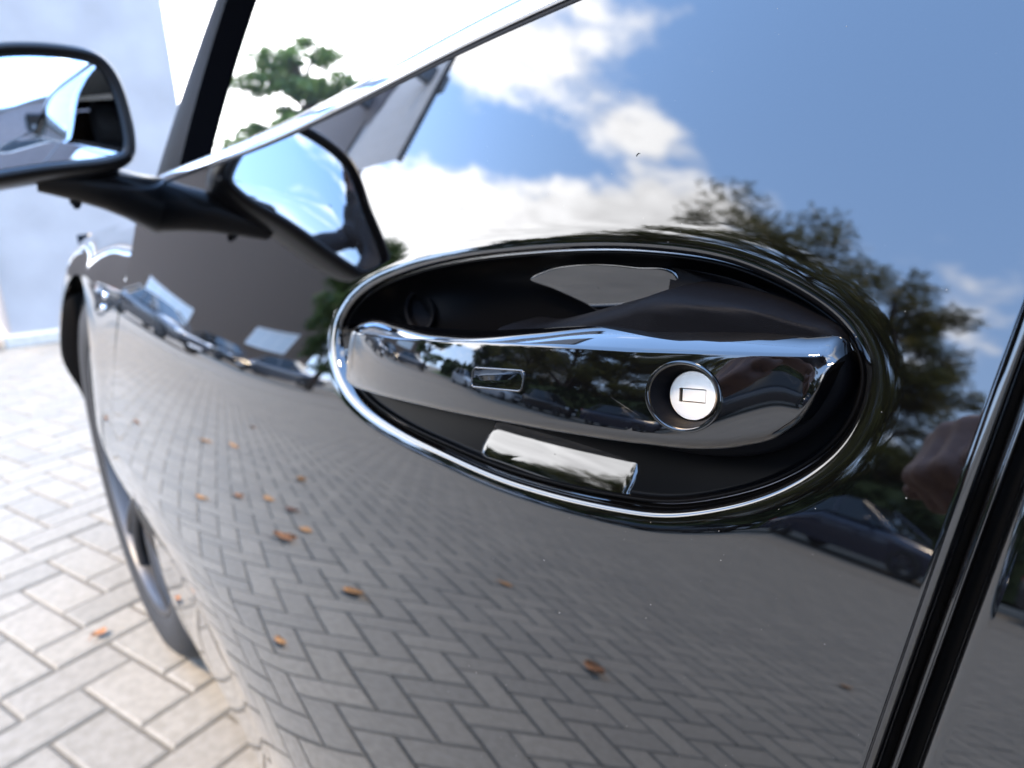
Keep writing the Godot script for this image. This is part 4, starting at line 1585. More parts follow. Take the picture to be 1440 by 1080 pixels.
func leaves(called: String, spots: Array, kind: int, size: float, tone: Array, parent: Node3D, sd: int) -> void:
	# spots: [centre, radius vector, count]
	var r := RandomNumberGenerator.new()
	r.seed = sd
	var xf := []
	var cols := []
	for s in spots:
		for i in int(s[2]):
			var d := Vector3(r.randfn(), r.randfn(), r.randfn()).normalized() * pow(r.randf(), 0.42)
			var p: Vector3 = s[0] + d * (s[1] as Vector3)
			var b := Basis.from_euler(Vector3(r.randf_range(-0.7, 0.7), r.randf() * TAU, r.randf_range(-0.7, 0.7)))
			xf.append(Transform3D(b.scaled(Vector3.ONE * size * r.randf_range(0.7, 1.25)), p))
			var t := r.randf()
			var c: Array = tone[0]
			var e: Array = tone[1]
			cols.append(Color(lerpf(c[0], e[0], t), lerpf(c[1], e[1], t), lerpf(c[2], e[2], t)))
	var mm := MultiMesh.new()
	mm.transform_format = MultiMesh.TRANSFORM_3D
	mm.use_colors = true
	mm.mesh = sprigs[kind]
	mm.instance_count = xf.size()
	for i in xf.size():
		mm.set_instance_transform(i, xf[i])
		mm.set_instance_color(i, cols[i])
	var o := MultiMeshInstance3D.new()
	o.name = called
	o.multimesh = mm
	o.material_override = M.leaf
	o.set_meta("kind", "stuff")
	parent.add_child(o)

const GREENS := [[[0.095, 0.096, 0.018], [0.205, 0.175, 0.042]], [[0.035, 0.075, 0.014], [0.10, 0.16, 0.030]], [[0.020, 0.040, 0.010], [0.050, 0.080, 0.018]]]

func tree(label: String, at: Vector3, height: float, spread: float, bole: float, kind: int, tone: int, count: int, sd: int) -> void:
	var t := thing("tree", label, "tree", at, "trees round the car park")
	var r := RandomNumberGenerator.new()
	r.seed = sd
	var tr := MB.new()
	var lean := Vector3(r.randf_range(-0.25, 0.25), 0, r.randf_range(-0.25, 0.25))
	var path := []
	var rad := []
	for i in 7:
		var q := i / 6.0
		path.append(Vector3(0, q * height * 0.72, 0) + lean * q * q + Vector3(r.randf_range(-0.05, 0.05), 0, r.randf_range(-0.05, 0.05)) * q)
		rad.append(lerpf(0.05 * height * 0.5, 0.02, pow(q, 0.8)))
	tr.tube(path, rad, 9)
	var spots := []
	var limbs := 17
	for k in limbs:
		var q := lerpf(bole, 0.98, (k + r.randf()) / limbs)
		var base: Vector3 = (path[int(q * 0.95 * 6)] as Vector3)
		var a := k * 2.4 + r.randf()
		var reach := spread * lerpf(1.0, 0.35, clampf((q - bole) / (1.0 - bole), 0, 1)) * r.randf_range(0.7, 1.1)
		var tip := Vector3(cos(a) * reach, base.y + height * r.randf_range(0.06, 0.22), sin(a) * reach)
		var midp := base.lerp(tip, 0.55) + Vector3(0, height * 0.03, 0)
		tr.tube([base, midp, tip], [0.035 * height * 0.4, 0.018 * height * 0.4, 0.01], 6)
		for m in 5:
			var c := base.lerp(tip, r.randf_range(0.45, 1.08)) + Vector3(r.randfn(), r.randfn() * 0.6, r.randfn()) * spread * 0.16
			var rr := spread * r.randf_range(0.13, 0.26)
			spots.append([c, Vector3(rr, rr * 0.5, rr), count / (limbs * 5)])
			tr.tube([base.lerp(tip, 0.6), c], [0.012, 0.005], 4, false)
	part("trunk", tr, M.bark, t)
	leaves("crown", spots, kind, 1.05 if kind == 0 else 1.4, GREENS[tone], t, sd + 1)

func hedge(label: String, a: Vector3, b: Vector3, h: float, w: float, tone: int, sd: int) -> void:
	var t := thing("hedge", label, "hedge", (a + b) / 2.0, "hedges round the car park")
	var d := (b - a) / 2.0
	var core := MB.new()
	var n := d.cross(Vector3.UP).normalized() * w * 0.36
	var fn := FastNoiseLite.new()
	fn.seed = sd
	fn.frequency = 0.6
	core.grid(40, 16, func(u: float, v: float) -> Vector3:
		var p := d * lerpf(-1.0, 1.0, u)
		var ang := PI * v
		var k := 1.0 + 0.25 * fn.get_noise_2d(p.length() * 2.0 * signf(u - 0.5), v * 3.0)
		return p + n * cos(ang) * k + Vector3(0, (h * 0.9) * pow(sin(ang), 0.5) * k, 0))
	part("branches", core, M.core, t)
	var spots := []
	var r := RandomNumberGenerator.new()
	r.seed = sd
	var m := int(d.length() * 2.0 * 15.0)
	for i in m:
		var p := d * r.randf_range(-1.0, 1.0)
		var ang := PI * r.randf()
		var q := p + n * cos(ang) * 1.3 + Vector3(0, h * (0.12 + 0.88 * pow(sin(ang), 0.5)) * r.randf_range(0.5, 1.03), 0)
		spots.append([q, Vector3(0.26, 0.22, 0.26), 30])
	leaves("foliage", spots, 1, 1.0, GREENS[tone], t, sd + 3)

# ---------------------------------------------------------------- parked cars across the yard
func parked(label: String, at: Vector3, turn: float, body: Color, style: int, called := "parked_car") -> void:
	# length along x, nose towards -x
	var t := thing(called, label, "car", at, "cars parked across the yard", turn)
	var paint := mat(body, 0.18, 0.25)
	paint.clearcoat_enabled = true
	paint.clearcoat = 1.0
	paint.clearcoat_roughness = 0.02
	var L := [2.2, 2.05, 2.35][style] as float
	var H := [1.44, 1.50, 1.66][style] as float
	var hw := [0.88, 0.87, 0.92][style] as float
	var tail := [-0.0, 0.35, 0.42][style] as float
	# stations along the body: x, sill height, belt height, half width
	var st := [[-L, 0.42, 0.60, 0.60], [-L + 0.06, 0.26, 0.68, 0.74], [-L + 0.35, 0.21, 0.76, 0.85], [-L + 0.9, 0.20, 0.86, 0.97], [-L + 1.35, 0.20, 0.93, 1.0], [0.0, 0.20, 0.96, 1.0], [L - 1.1, 0.20, 0.98, 1.0], [L - 0.5, 0.22, 0.97 + 0.0 * tail, 0.97], [L - 0.08, 0.27, 0.90 + 0.1 * tail, 0.88], [L, 0.42, 0.80, 0.76]]
	var b := MB.new()
	var sect := func(u: float) -> Array:
		var f := u * 9.0
		var i := mini(int(f), 8)
		var q := f - i
		var o := []
		for k in 4:
			o.append(cubic_interpolate(st[i][k], st[i + 1][k], st[maxi(i - 1, 0)][k], st[mini(i + 2, 9)][k], q))
		return o
	b.grid(44, 20, func(u: float, w: float) -> Vector3:
		var s: Array = sect.call(u)
		var a := lerpf(-0.35, PI + 0.35, w)
		var c := cos(a)
		var z := hw * float(s[3]) * signf(c) * pow(absf(c), 0.42)
		var y := float(s[2]) * (0.92 if true else 1.0)
		var mid := lerpf(s[1], s[2], 0.55)
		var sn := sin(a)
		y = mid + (float(s[2]) - mid) * pow(maxf(sn, 0.0), 0.55) if sn >= 0 else mid + (mid - float(s[1])) * sn / sin(0.35)
		return Vector3(s[0], y, z))
	for e in [0.0, 1.0]:
		var s: Array = sect.call(e)
		b.box(Vector3(float(s[0]) - 0.04, float(s[1]) - 0.1, -hw * 0.6), Vector3(float(s[0]) + 0.04, float(s[2]) - 0.02, hw * 0.6), 0.03)
	part("body", b, paint, t)
	# greenhouse: glass sides below a painted roof with pillars
	var fx := -L + 1.25
	var rx := L - 0.75 + tail
	var f2 := fx + 0.75
	var r2 := rx - 0.55 + tail * 0.6
	var top := func(u: float, w: float, grow: float) -> Vector3:
		# w 0 belt .. 1 roof edge; u round the house
		var x0 := lerpf(fx, f2, w)
		var x1 := lerpf(rx, r2, w)
		var zz := lerpf(hw * 0.95, hw * 0.68, w) + grow
		var y := lerpf(0.92, H - 0.06, w)
		var a := TAU * u
		var c := cos(a)
		var s := sin(a)
		return Vector3((x0 + x1) / 2.0 + ((x1 - x0) / 2.0 + grow) * signf(c) * pow(absf(c), 0.35), y, zz * signf(s) * pow(absf(s), 0.35))
	var gl := MB.new()
	gl.grid(64, 6, func(u: float, w: float) -> Vector3: return top.call(u, w, 0.0))
	part("windows", gl, M.tint, t)
	var rf := MB.new()
	rf.grid(40, 8, func(u: float, w: float) -> Vector3:
		var e: Vector3 = top.call(u, 1.0, 0.008)
		var m := Vector3((f2 + r2) / 2.0, H, 0)
		var p := e.lerp(m, sin(w * PI * 0.5))
		return Vector3(p.x, lerpf(H - 0.075, H, pow(w, 0.5)), p.z))
	for s in [-1.0, 1.0]:
		for q in [[fx, f2, 0.035], [rx, r2, 0.045], [(fx + rx) / 2.0 - 0.05, (f2 + r2) / 2.0, 0.03]]:
			rf.tube([Vector3(q[0], 0.93, s * hw * 0.955), Vector3(lerpf(q[0], q[1], 0.5), (0.92 + H) / 2.0 - 0.02, s * hw * 0.825), Vector3(q[1], H - 0.07, s * hw * 0.69)], [q[2]], 6)
	part("roof", rf, paint, t)
	for wx in [-L + 0.85, L - 0.85]:
		for s in [-1.0, 1.0]:
			var w := hold("wheel", t, Vector3(wx, 0.32, s * hw * 0.98))
			var ty := MB.new()
			ty.lathe(Vector3.ZERO, Vector3(0, 0, s), [Vector2(0.21, 0.0), Vector2(0.27, 0.012), Vector2(0.315, -0.01), Vector2(0.32, -0.04), Vector2(0.32, -0.18), Vector2(0.2, -0.2)], 24)
			part("tyre", ty, M.tyre, w)
			var ri := MB.new()
			ri.lathe(Vector3.ZERO, Vector3(0, 0, s), [Vector2(0.215, 0.0), Vector2(0.205, -0.012), Vector2(0.19, -0.05)], 24)
			for k in 5:
				var a := TAU * k / 5.0
				ri.tube([Vector3(0, 0, -0.01 * s), Vector3(cos(a) * 0.2, sin(a) * 0.2, -0.012 * s)], [0.03, 0.02], 6)
			part("rim", ri, M.alloy, w)
	for s in [-1.0, 1.0]:
		var hl := MB.new()
		hl.ball(Vector3.ZERO, Vector3(0.10, 0.065, 0.17), 12, 8)
		part("headlight", hl, M.lamp, t, Vector3(-L + 0.16, 0.66, s * hw * 0.70))
		var rl := MB.new()
		rl.ball(Vector3.ZERO, Vector3(0.06, 0.09, 0.15), 12, 8)
		part("tail_light", rl, M.red_lens, t, Vector3(L - 0.06, 0.80, s * hw * 0.68))
		var mi := MB.new()
		mi.ball(Vector3.ZERO, Vector3(0.07, 0.065, 0.10), 10, 8)
		part("wing_mirror", mi, paint, t, Vector3(fx + 0.42, 1.0, s * (hw + 0.07)))
	var gr := MB.new()
	gr.box(Vector3(-L - 0.055, 0.42, -0.34), Vector3(-L - 0.035, 0.56, 0.34), 0.008)
	part("grille", gr, M.rubber, t)
	for e in [-1.0, 1.0]:
		var pl := MB.new()
		pl.box(Vector3(-0.006, -0.055, -0.26), Vector3(0.006, 0.055, 0.26), 0.004)
		part("number_plate", pl, M.white_paint, t, Vector3(e * (L + 0.055), 0.36 if e < 0 else 0.62, 0))

# ---------------------------------------------------------------- buildings
func window_on(b: Node3D, lo: Vector3, hi: Vector3, axis: int, bars: int, frame: Material, pane: Material) -> void:
	# a window in a wall whose outside faces along +axis at lo[axis]: frame bars proud of the pane
	var w := hold("window", b)
	var fr := MB.new()
	var s := 1.0 if hi[axis] > lo[axis] else -1.0
	var q := 2 if axis == 0 else 0
	var t := 0.06
	var mk := func(a0: float, a1: float, y0: float, y1: float, d: float, m: MB) -> void:
		var p := Vector3.ZERO
		var e := Vector3.ZERO
		p[q] = a0; e[q] = a1
		p.y = y0; e.y = y1
		var k := lo[axis]
		p[axis] = minf(k - 0.02 * s, k + d * s)
		e[axis] = maxf(k - 0.02 * s, k + d * s)
		m.box(p, e, 0.008)
	mk.call(lo[q], hi[q], lo.y, lo.y + t, 0.045, fr)
	mk.call(lo[q], hi[q], hi.y - t, hi.y, 0.045, fr)
	mk.call(lo[q], lo[q] + t, lo.y + t, hi.y - t, 0.043, fr)
	mk.call(hi[q] - t, hi[q], lo.y + t, hi.y - t, 0.043, fr)
	for i in bars:
		var c := lerpf(lo[q], hi[q], (i + 1.0) / (bars + 1))
		mk.call(c - 0.02, c + 0.02, lo.y + t, hi.y - t, 0.038, fr)
	part("frame", fr, frame, w)
	var pm := MB.new()
	mk.call(lo[q] + t * 0.5, hi[q] - t * 0.5, lo.y + t * 0.5, hi.y - t * 0.5, 0.012, pm)
	part("pane", pm, pane, w)

func build_buildings() -> void:
	# the white hall ahead of the car
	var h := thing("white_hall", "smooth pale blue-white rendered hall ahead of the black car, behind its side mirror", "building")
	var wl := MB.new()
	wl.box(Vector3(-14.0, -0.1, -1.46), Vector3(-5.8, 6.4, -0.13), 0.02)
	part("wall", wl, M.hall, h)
	var pl := MB.new()
	pl.box(Vector3(-14.05, -0.1, -1.49), Vector3(-5.75, 0.075, -0.09), 0.015)
	part("plinth", pl, M.plinth, h)
	var cp := MB.new()
	cp.box(Vector3(-14.08, 6.4, -1.52), Vector3(-5.72, 6.48, -0.07), 0.01)
	part("coping", cp, M.zinc, h)
	var dp := MB.new()
	dp.tube([Vector3(-5.73, 0.05, -0.02), Vector3(-5.73, 6.3, -0.02)], [0.045], 12)
	part("downpipe", dp, M.zinc, h)
	# the brown building at the end of the yard, with windows over the parked cars
	var b := thing("brown_workshop", "big plain brown rendered workshop with pale windows behind a row of parked cars", "building")
	var bw := MB.new()
	bw.box(Vector3(-50.0, -0.1, 1.0), Vector3(-40.0, 8.6, 17.4), 0.02)
	part("wall", bw, M.brown, b)
	var bf := MB.new()
	bf.box(Vector3(-50.2, 8.6, 0.9), Vector3(-39.8, 8.9, 17.6), 0.02)
	part("roof_edge", bf, M.slate, b)
	window_on(b, Vector3(-40.0, 0.9, 6.1), Vector3(-39.0, 2.5, 9.6), 0, 3, M.white_paint, M.blind)
	window_on(b, Vector3(-40.0, 1.9, 13.0), Vector3(-39.0, 3.1, 15.6), 0, 2, M.white_paint, M.blind)
	# the white canopy that juts out high over the yard, with corrugated corner sheets
	var u := thing("white_canopy", "high canopy above the yard with white cloth, corrugated corner strips and a grey side", "canopy")
	var w2 := MB.new()
	w2.grid(60, 4, func(a: float, w: float) -> Vector3: return Vector3(lerpf(-12.6, -9.75, a) - 0.8 * w, lerpf(3.92, 6.2, w), 3.72 + 0.4 * w + 0.012 * sin(a * 90.0)))
	part("white_fabric", w2, M.awning, u)
	var w3 := MB.new()
	w3.box(Vector3(-20.0, 3.88, 3.95), Vector3(-12.75, 6.3, 4.3), 0.02)
	part("grey_fascia", w3, M.mauve, u)
	for e in [[-9.72, 3.72], [-12.68, 3.72]]:
		var cor := MB.new()
		cor.grid(240, 2, func(a: float, w: float) -> Vector3: return Vector3(e[0] - 0.8 * a + 0.035 * sin(a * 190.0), lerpf(3.89, 6.22, a), lerpf(e[1] - 0.03, 3.80, w) + 0.4 * a - 0.03 * sin(a * 190.0)))
		part("corner_sheet", cor, M.zinc if e[0] > -10.0 else M.slate, u)
	for x in [-11.0, -13.6]:
		var beam := MB.new()
		beam.box(Vector3(x, 5.7, -0.6), Vector3(x + 0.2, 6.0, 4.4), 0.01)
		part("beam", beam, M.zinc, u)
	# white house behind the far hedge
	var w := thing("white_house", "white house with a grey roof beyond the hedge and the parked cars", "house")
	var hw := MB.new()
	hw.box(Vector3(-34.0, -0.1, 24.0), Vector3(-20.0, 4.6, 31.0), 0.02)
	part("wall", hw, M.render_white, w)
	var rf := MB.new()
	rf.prism(PackedVector2Array([Vector2(23.4, 4.55), Vector2(27.5, 7.4), Vector2(31.6, 4.55)]), func(x, y, z): return Vector3(z, y, x), -34.4, -19.6)
	part("roof", rf, M.slate, w)
	for k in 5:
		var x := -33.0 + k * 2.7
		window_on(w, Vector3(x, 2.4, 24.0), Vector3(x + 1.5, 4.0, 23.0), 2, 1, M.white_paint, M.pane)
	# brown house seen through the windscreen
	var c := thing("brown_house", "small brown house with a slate roof seen through the car's side window", "house")
	var cw := MB.new()
	cw.box(Vector3(-35.0, -0.1, -15.5), Vector3(-30.0, 2.4, -11.5), 0.02)
	part("wall", cw, M.brown, c)
	var cr := MB.new()
	cr.prism(PackedVector2Array([Vector2(-15.8, 2.35), Vector2(-13.5, 3.7), Vector2(-11.2, 2.35)]), func(x, y, z): return Vector3(z, y, x), -35.3, -29.7)
	part("roof", cr, M.brown2, c)
	window_on(c, Vector3(-30.0, 0.9, -14.2), Vector3(-29.4, 1.9, -12.8), 0, 1, M.white_paint, M.pane)

func build_behind() -> void:
	# what the side mirror shows: a plain grey office block and a dark pillar behind the car
	var g := thing("grey_office", "plain grey office block behind the black car, seen in its side mirror", "building")
	var w := MB.new()
	w.box(Vector3(13.0, -0.1, -9.0), Vector3(22.0, 3.7, 2.6), 0.02)
	part("wall", w, M.mauve, g)
	var c := MB.new()
	c.box(Vector3(12.9, 3.7, -9.1), Vector3(22.1, 3.85, 2.7), 0.01)
	part("coping", c, M.zinc, g)
	for k in 4:
		window_on(g, Vector3(13.0, 1.0, -7.6 + k * 2.4), Vector3(12.0, 2.5, -6.2 + k * 2.4), 0, 1, M.white_paint, M.pane)
	var p := thing("dark_pillar", "slim dark metal pillar behind the black car, seen as a dark bar in the side mirror", "pillar")
	var b := MB.new()
	b.box(Vector3(4.20, -0.02, -0.66), Vector3(4.45, 1.80, -0.42), 0.02)
	part("column", b, M.satin_black, p)
	var l := MB.new()
	l.box(Vector3(4.188, 1.50, -0.62), Vector3(4.199, 1.70, -0.46), 0.003)
	part("panel", l, M.zinc, p)

func build_yard() -> void:
	sprigs = [sprig(0), sprig(1)]
	var kb := MB.new()
	kb.box(Vector3(-39.0, -0.1, 17.7), Vector3(9.0, 0.10, 17.84), 0.02)
	var kk := part("kerb", kb, M.plinth)
	kk.set_meta("kind", "structure")
	var gr := MB.new()
	gr.grid(30, 12, func(u: float, w: float) -> Vector3: return Vector3(lerpf(-38.0, 12.0, u), 0.06 + 1.1 * smoothstep(0.05, 0.9, w), lerpf(17.84, 24.5, w)))
	struct("grass_bank", gr, M.grass)
	parked("dark blue saloon parked across the yard, mirrored to the right of the handle", Vector3(-6.2, 0, 15.4), PI + 0.12, lin(0.012, 0.016, 0.035), 0)
	parked("black hatchback parked next to the dark blue saloon across the yard", Vector3(-11.4, 0, 15.6), PI, lin(0.008, 0.008, 0.009), 1)
	parked("silver estate parked across the yard before the white house", Vector3(-17.0, 0, 15.7), PI, lin(0.45, 0.46, 0.48), 2)
	parked("white hatchback parked across the yard between silver estate and brown workshop", Vector3(-22.3, 0, 15.6), PI, lin(0.62, 0.63, 0.64), 1)
	parked("dark grey estate parked across the yard behind the photographer", Vector3(-0.9, 0, 15.4), PI, lin(0.03, 0.031, 0.034), 2)
	parked("charcoal saloon in front of the brown workshop, nearest the white hall", Vector3(-21.8, 0, 4.1), PI - 0.5, lin(0.05, 0.05, 0.053), 0)
	parked("black saloon in front of the brown workshop, middle of the row", Vector3(-32.0, 0, 9.6), PI - 0.2, lin(0.012, 0.013, 0.015), 0)
	parked("silver grey hatchback in front of the brown workshop, end of the row", Vector3(-33.2, 0, 13.8), PI - 0.9, lin(0.14, 0.145, 0.155), 1)
	hedge("tall dark hedge right behind the parked cars across the yard", Vector3(-33, 0.2, 18.4), Vector3(10, 0.2, 18.4), 2.0, 1.3, 2, 301)
	hedge("light green shrubs standing above the tall dark hedge", Vector3(-22, 0.7, 21.5), Vector3(8, 0.7, 21.5), 2.2, 1.6, 1, 331)
	tree("tall feathery tree mirrored to the right of the door handle", Vector3(-13.4, 0.6, 20.2), 13.2, 5.8, 0.2, 0, 0, 17000, 11)
	tree("feathery tree mirrored at the gap between the two doors", Vector3(-9.2, 0.6, 20.4), 9.8, 3.2, 0.2, 0, 0, 11000, 23)
	tree("feathery tree standing behind the silver estate", Vector3(-18.5, 0.6, 20.0), 9.2, 4.0, 0.2, 0, 0, 5600, 31)
	tree("bushy tree beside the white house's gable", Vector3(-25.0, 0.6, 20.8), 7.4, 3.2, 0.2, 1, 2, 3600, 47)
	tree("broad tree behind the photographer and the grey estate", Vector3(-3.4, 0.6, 20.6), 5.8, 3.0, 0.2, 1, 0, 3600, 51)
	tree("green leafy tree mirrored beside the side mirror's image", Vector3(-27.3, 0, 12.6), 8.0, 2.5, 0.3, 1, 1, 3600, 63)
	tree("sunlit green tree seen through the car's side window", Vector3(-24.5, 0, -10.9), 7.6, 2.6, 0.25, 1, 1, 3600, 71)
	tree("dark bushy tree behind the car's tail", Vector3(14.0, 0, -6.0), 7.0, 3.4, 0.2, 1, 2, 2600, 83)

func build_leaves() -> void:
	var spots := [
		[-1.83, 1.04, 0.075, 0, "large curled orange leaf mirrored under the handle's front end, on pale pavers"],
		[-2.37, 1.05, 0.085, 1, "broad brown-orange leaf, biggest of the cluster mirrored left below the handle"],
		[-2.54, 1.23, 0.070, 0, "orange leaf lying right beside the broad brown-orange leaf"],
		[-2.85, 1.31, 0.070, 2, "dark brown leaf just above the broad brown-orange leaf"],
		[-2.94, 1.04, 0.060, 1, "brown leaf in a row with a bright orange leaf, left of the dark brown one"],
		[-3.02, 1.25, 0.070, 0, "bright orange leaf just above the dark brown leaf"],
		[-2.77, 0.76, 0.055, 0, "faint orange leaf at the left end of the row of leaves"],
		[-3.65, 1.73, 0.080, 0, "orange leaf lying alone above the row of leaves, nearest the handle's tip"],
		[-4.39, 1.50, 0.090, 0, "pale orange leaf, right one of the pair lying farthest up the paving"],
		[-4.21, 1.20, 0.080, 0, "pale orange leaf, left one of the pair lying farthest up the paving"],
		[-1.33, 1.58, 0.075, 1, "rust brown leaf mirrored at the bottom of the door below the lock"],
		[-2.08, 1.85, 0.060, 0, "small orange leaf mirrored halfway between the handle and the rust brown leaf"],
		[-5.80, 2.20, 0.080, 1, "brown leaf far out on the paving near the parked cars' reflection"],
		[-4.03, 0.64, 0.060, 1, "reddish brown leaf mirrored close to the front wheel arch"],
		[-1.21, 3.15, 0.060, 0, "orange leaf mirrored low down beside the gap of the rear door"],
		[-1.45, 0.58, 0.045, 0, "small orange leaf mirrored at the crease near the door's lower front"],
		[-1.57, 0.06, 0.030, 1, "small brown scrap of leaf on the paving beside the front tyre"]]
	for i in spots.size():
		var s: Array = spots[i]
		var o := part("fallen_leaf", leaf_mesh(s[2] * 1.15, 0.45 + 0.3 * sin(i * 2.1), 400 + i), M.dead[s[3]])
		tag(o, s[4], "leaf", "fallen leaves on the paving")
		o.position = Vector3(s[0], 0.004, s[1])
		o.rotation = Vector3(0.12 * sin(i * 1.7), i * 1.9, 0.10 * cos(i * 2.3))

# ---------------------------------------------------------------- the person with the camera
func net(bones: Array, cell: float, k: float, mb: MB) -> void:
	# bones: [a, b, ra, rb]; joined with a smooth minimum and meshed as surface nets
	var lo := Vector3.ONE * 1e9
	var hi := -lo
	for b in bones:
		var m := maxf(b[2], b[3]) + k + cell * 2.0
		for q in 2:
			lo = lo.min((b[q] as Vector3) - Vector3.ONE * m)
			hi = hi.max((b[q] as Vector3) + Vector3.ONE * m)
	var n := Vector3i(((hi - lo) / cell).ceil()) + Vector3i.ONE
	var f := PackedFloat32Array()
	f.resize(n.x * n.y * n.z)
	f.fill(1.0)
	for b in bones:
		var a: Vector3 = b[0]
		var d: Vector3 = b[1] - a
		var l2 := maxf(d.length_squared(), 1e-9)
		var ra: float = b[2]
		var rb: float = b[3]
		var m := maxf(ra, rb) + k + cell * 1.5
		var bl := (a.min(b[1]) - Vector3.ONE * m - lo) / cell
		var bh := (a.max(b[1]) + Vector3.ONE * m - lo) / cell
		for x in range(maxi(0, int(bl.x)), mini(n.x, int(bh.x) + 1)):
			for y in range(maxi(0, int(bl.y)), mini(n.y, int(bh.y) + 1)):
				var at := (x * n.y + y) * n.z
				for z in range(maxi(0, int(bl.z)), mini(n.z, int(bh.z) + 1)):
					var p := lo + Vector3(x, y, z) * cell - a
					var t := clampf(p.dot(d) / l2, 0.0, 1.0)
					var v := (p - d * t).length() - lerpf(ra, rb, t)
					var o := f[at + z]
					var h := maxf(k - absf(o - v), 0.0) / k
					f[at + z] = minf(o, v) - h * h * k * 0.25
	var ids := {}
	var first := mb.v.size()
	var val := func(x: int, y: int, z: int) -> float: return f[(x * n.y + y) * n.z + z]
	for x in n.x - 1:
		for y in n.y - 1:
			for z in n.z - 1:
				var i0 := (x * n.y + y) * n.z + z
				var s0 := f[i0] < 0.0
				var mixed := false
				var c := [i0, i0 + n.y * n.z, i0 + n.z, i0 + n.y * n.z + n.z, i0 + 1, i0 + n.y * n.z + 1, i0 + n.z + 1, i0 + n.y * n.z + n.z + 1]
				for q in c:
					if (f[q] < 0.0) != s0:
						mixed = true
						break
				if not mixed:
					continue
				var sum := Vector3.ZERO
				var cnt := 0
				for e in [[0, 1], [2, 3], [4, 5], [6, 7], [0, 2], [1, 3], [4, 6], [5, 7], [0, 4], [1, 5], [2, 6], [3, 7]]:
					var fa := f[c[e[0]]]
					var fb := f[c[e[1]]]
					if (fa < 0.0) != (fb < 0.0):
						var t := fa / (fa - fb)
						var pa := Vector3(e[0] & 1, (e[0] >> 1) & 1, e[0] >> 2)
						var pb := Vector3(e[1] & 1, (e[1] >> 1) & 1, e[1] >> 2)
						sum += pa.lerp(pb, t)
						cnt += 1
				var g := Vector3(f[c[1]] + f[c[3]] + f[c[5]] + f[c[7]] - f[c[0]] - f[c[2]] - f[c[4]] - f[c[6]], f[c[2]] + f[c[3]] + f[c[6]] + f[c[7]] - f[c[0]] - f[c[1]] - f[c[4]] - f[c[5]], f[c[4]] + f[c[5]] + f[c[6]] + f[c[7]] - f[c[0]] - f[c[1]] - f[c[2]] - f[c[3]])
				ids[i0] = mb.vert(lo + (Vector3(x, y, z) + sum / cnt) * cell, g.normalized())
	var sx := n.y * n.z
	var sy := n.z
	for i0 in ids.keys():
		var inside := f[i0] < 0.0
		if (f[i0 + sx] < 0.0) != inside and ids.has(i0 - sy) and ids.has(i0 - 1) and ids.has(i0 - sy - 1):
			mb.quad(ids[i0], ids[i0 - sy], ids[i0 - sy - 1], ids[i0 - 1])
		if (f[i0 + sy] < 0.0) != inside and ids.has(i0 - sx) and ids.has(i0 - 1) and ids.has(i0 - sx - 1):
			mb.quad(ids[i0], ids[i0 - sx], ids[i0 - sx - 1], ids[i0 - 1])
		if (f[i0 + 1] < 0.0) != inside and ids.has(i0 - sx) and ids.has(i0 - sy) and ids.has(i0 - sx - sy):
			mb.quad(ids[i0], ids[i0 - sx], ids[i0 - sx - sy], ids[i0 - sy])

func hand(mb: MB, wrist: Vector3, along: Vector3, back: Vector3, s: float, curl: Array, r := 1.0) -> void:
	# along: from wrist to knuckles; back: out of the back of the hand; s: +1 puts the thumb on the side back x along
	along = along.normalized()
	var side_ := back.cross(along).normalized() * s
	back = along.cross(side_).normalized() * s
	if back.dot(side_.cross(along)) < 0: pass
	var at := func(a: float, b: float, c: float) -> Vector3: return wrist + (along * a + side_ * b + back * c) * r
	var bones := []
	bones.append([at.call(-0.05, 0, 0), at.call(0.012, 0, 0), 0.027 * r, 0.024 * r])
	for q in [[0.026, 0.086], [0.009, 0.090], [-0.008, 0.086], [-0.024, 0.078]]:
		bones.append([at.call(0.008, q[0] * 0.6, 0.0), at.call(q[1], q[0], 0.004), 0.0155 * r, 0.0108 * r])
	var lens := [0.044, 0.026, 0.021]
	var rad := [0.0094, 0.0086, 0.0078, 0.0066]
	var fi := 0
	for q in [[0.026, 0.086, 0.95], [0.009, 0.090, 1.05], [-0.008, 0.086, 1.0], [-0.024, 0.078, 0.82]]:
		var p: Vector3 = at.call(q[1], q[0], 0.004)
		var a := 0.0
		for j in 3:
			a += float(curl[fi]) * [0.9, 1.15, 0.75][j]
			var d := along * cos(a) - back * sin(a)
			var e := p + d * float(lens[j]) * float(q[2]) * r
			bones.append([p, e, float(rad[j]) * r, float(rad[j + 1]) * r])
			p = e
		fi += 1
	var t0: Vector3 = at.call(0.018, 0.024, -0.006)
	var t1: Vector3 = at.call(0.050, 0.046, -0.016)
	var t2: Vector3 = at.call(0.078, 0.050, -0.026)
	var t3: Vector3 = at.call(0.098, 0.044, -0.036)
	bones.append([t0, t1, 0.0150 * r, 0.0118 * r])
	bones.append([t1, t2, 0.0112 * r, 0.0098 * r])
	bones.append([t2, t3, 0.0098 * r, 0.0078 * r])
	net(bones, 0.0036, 0.007, mb)

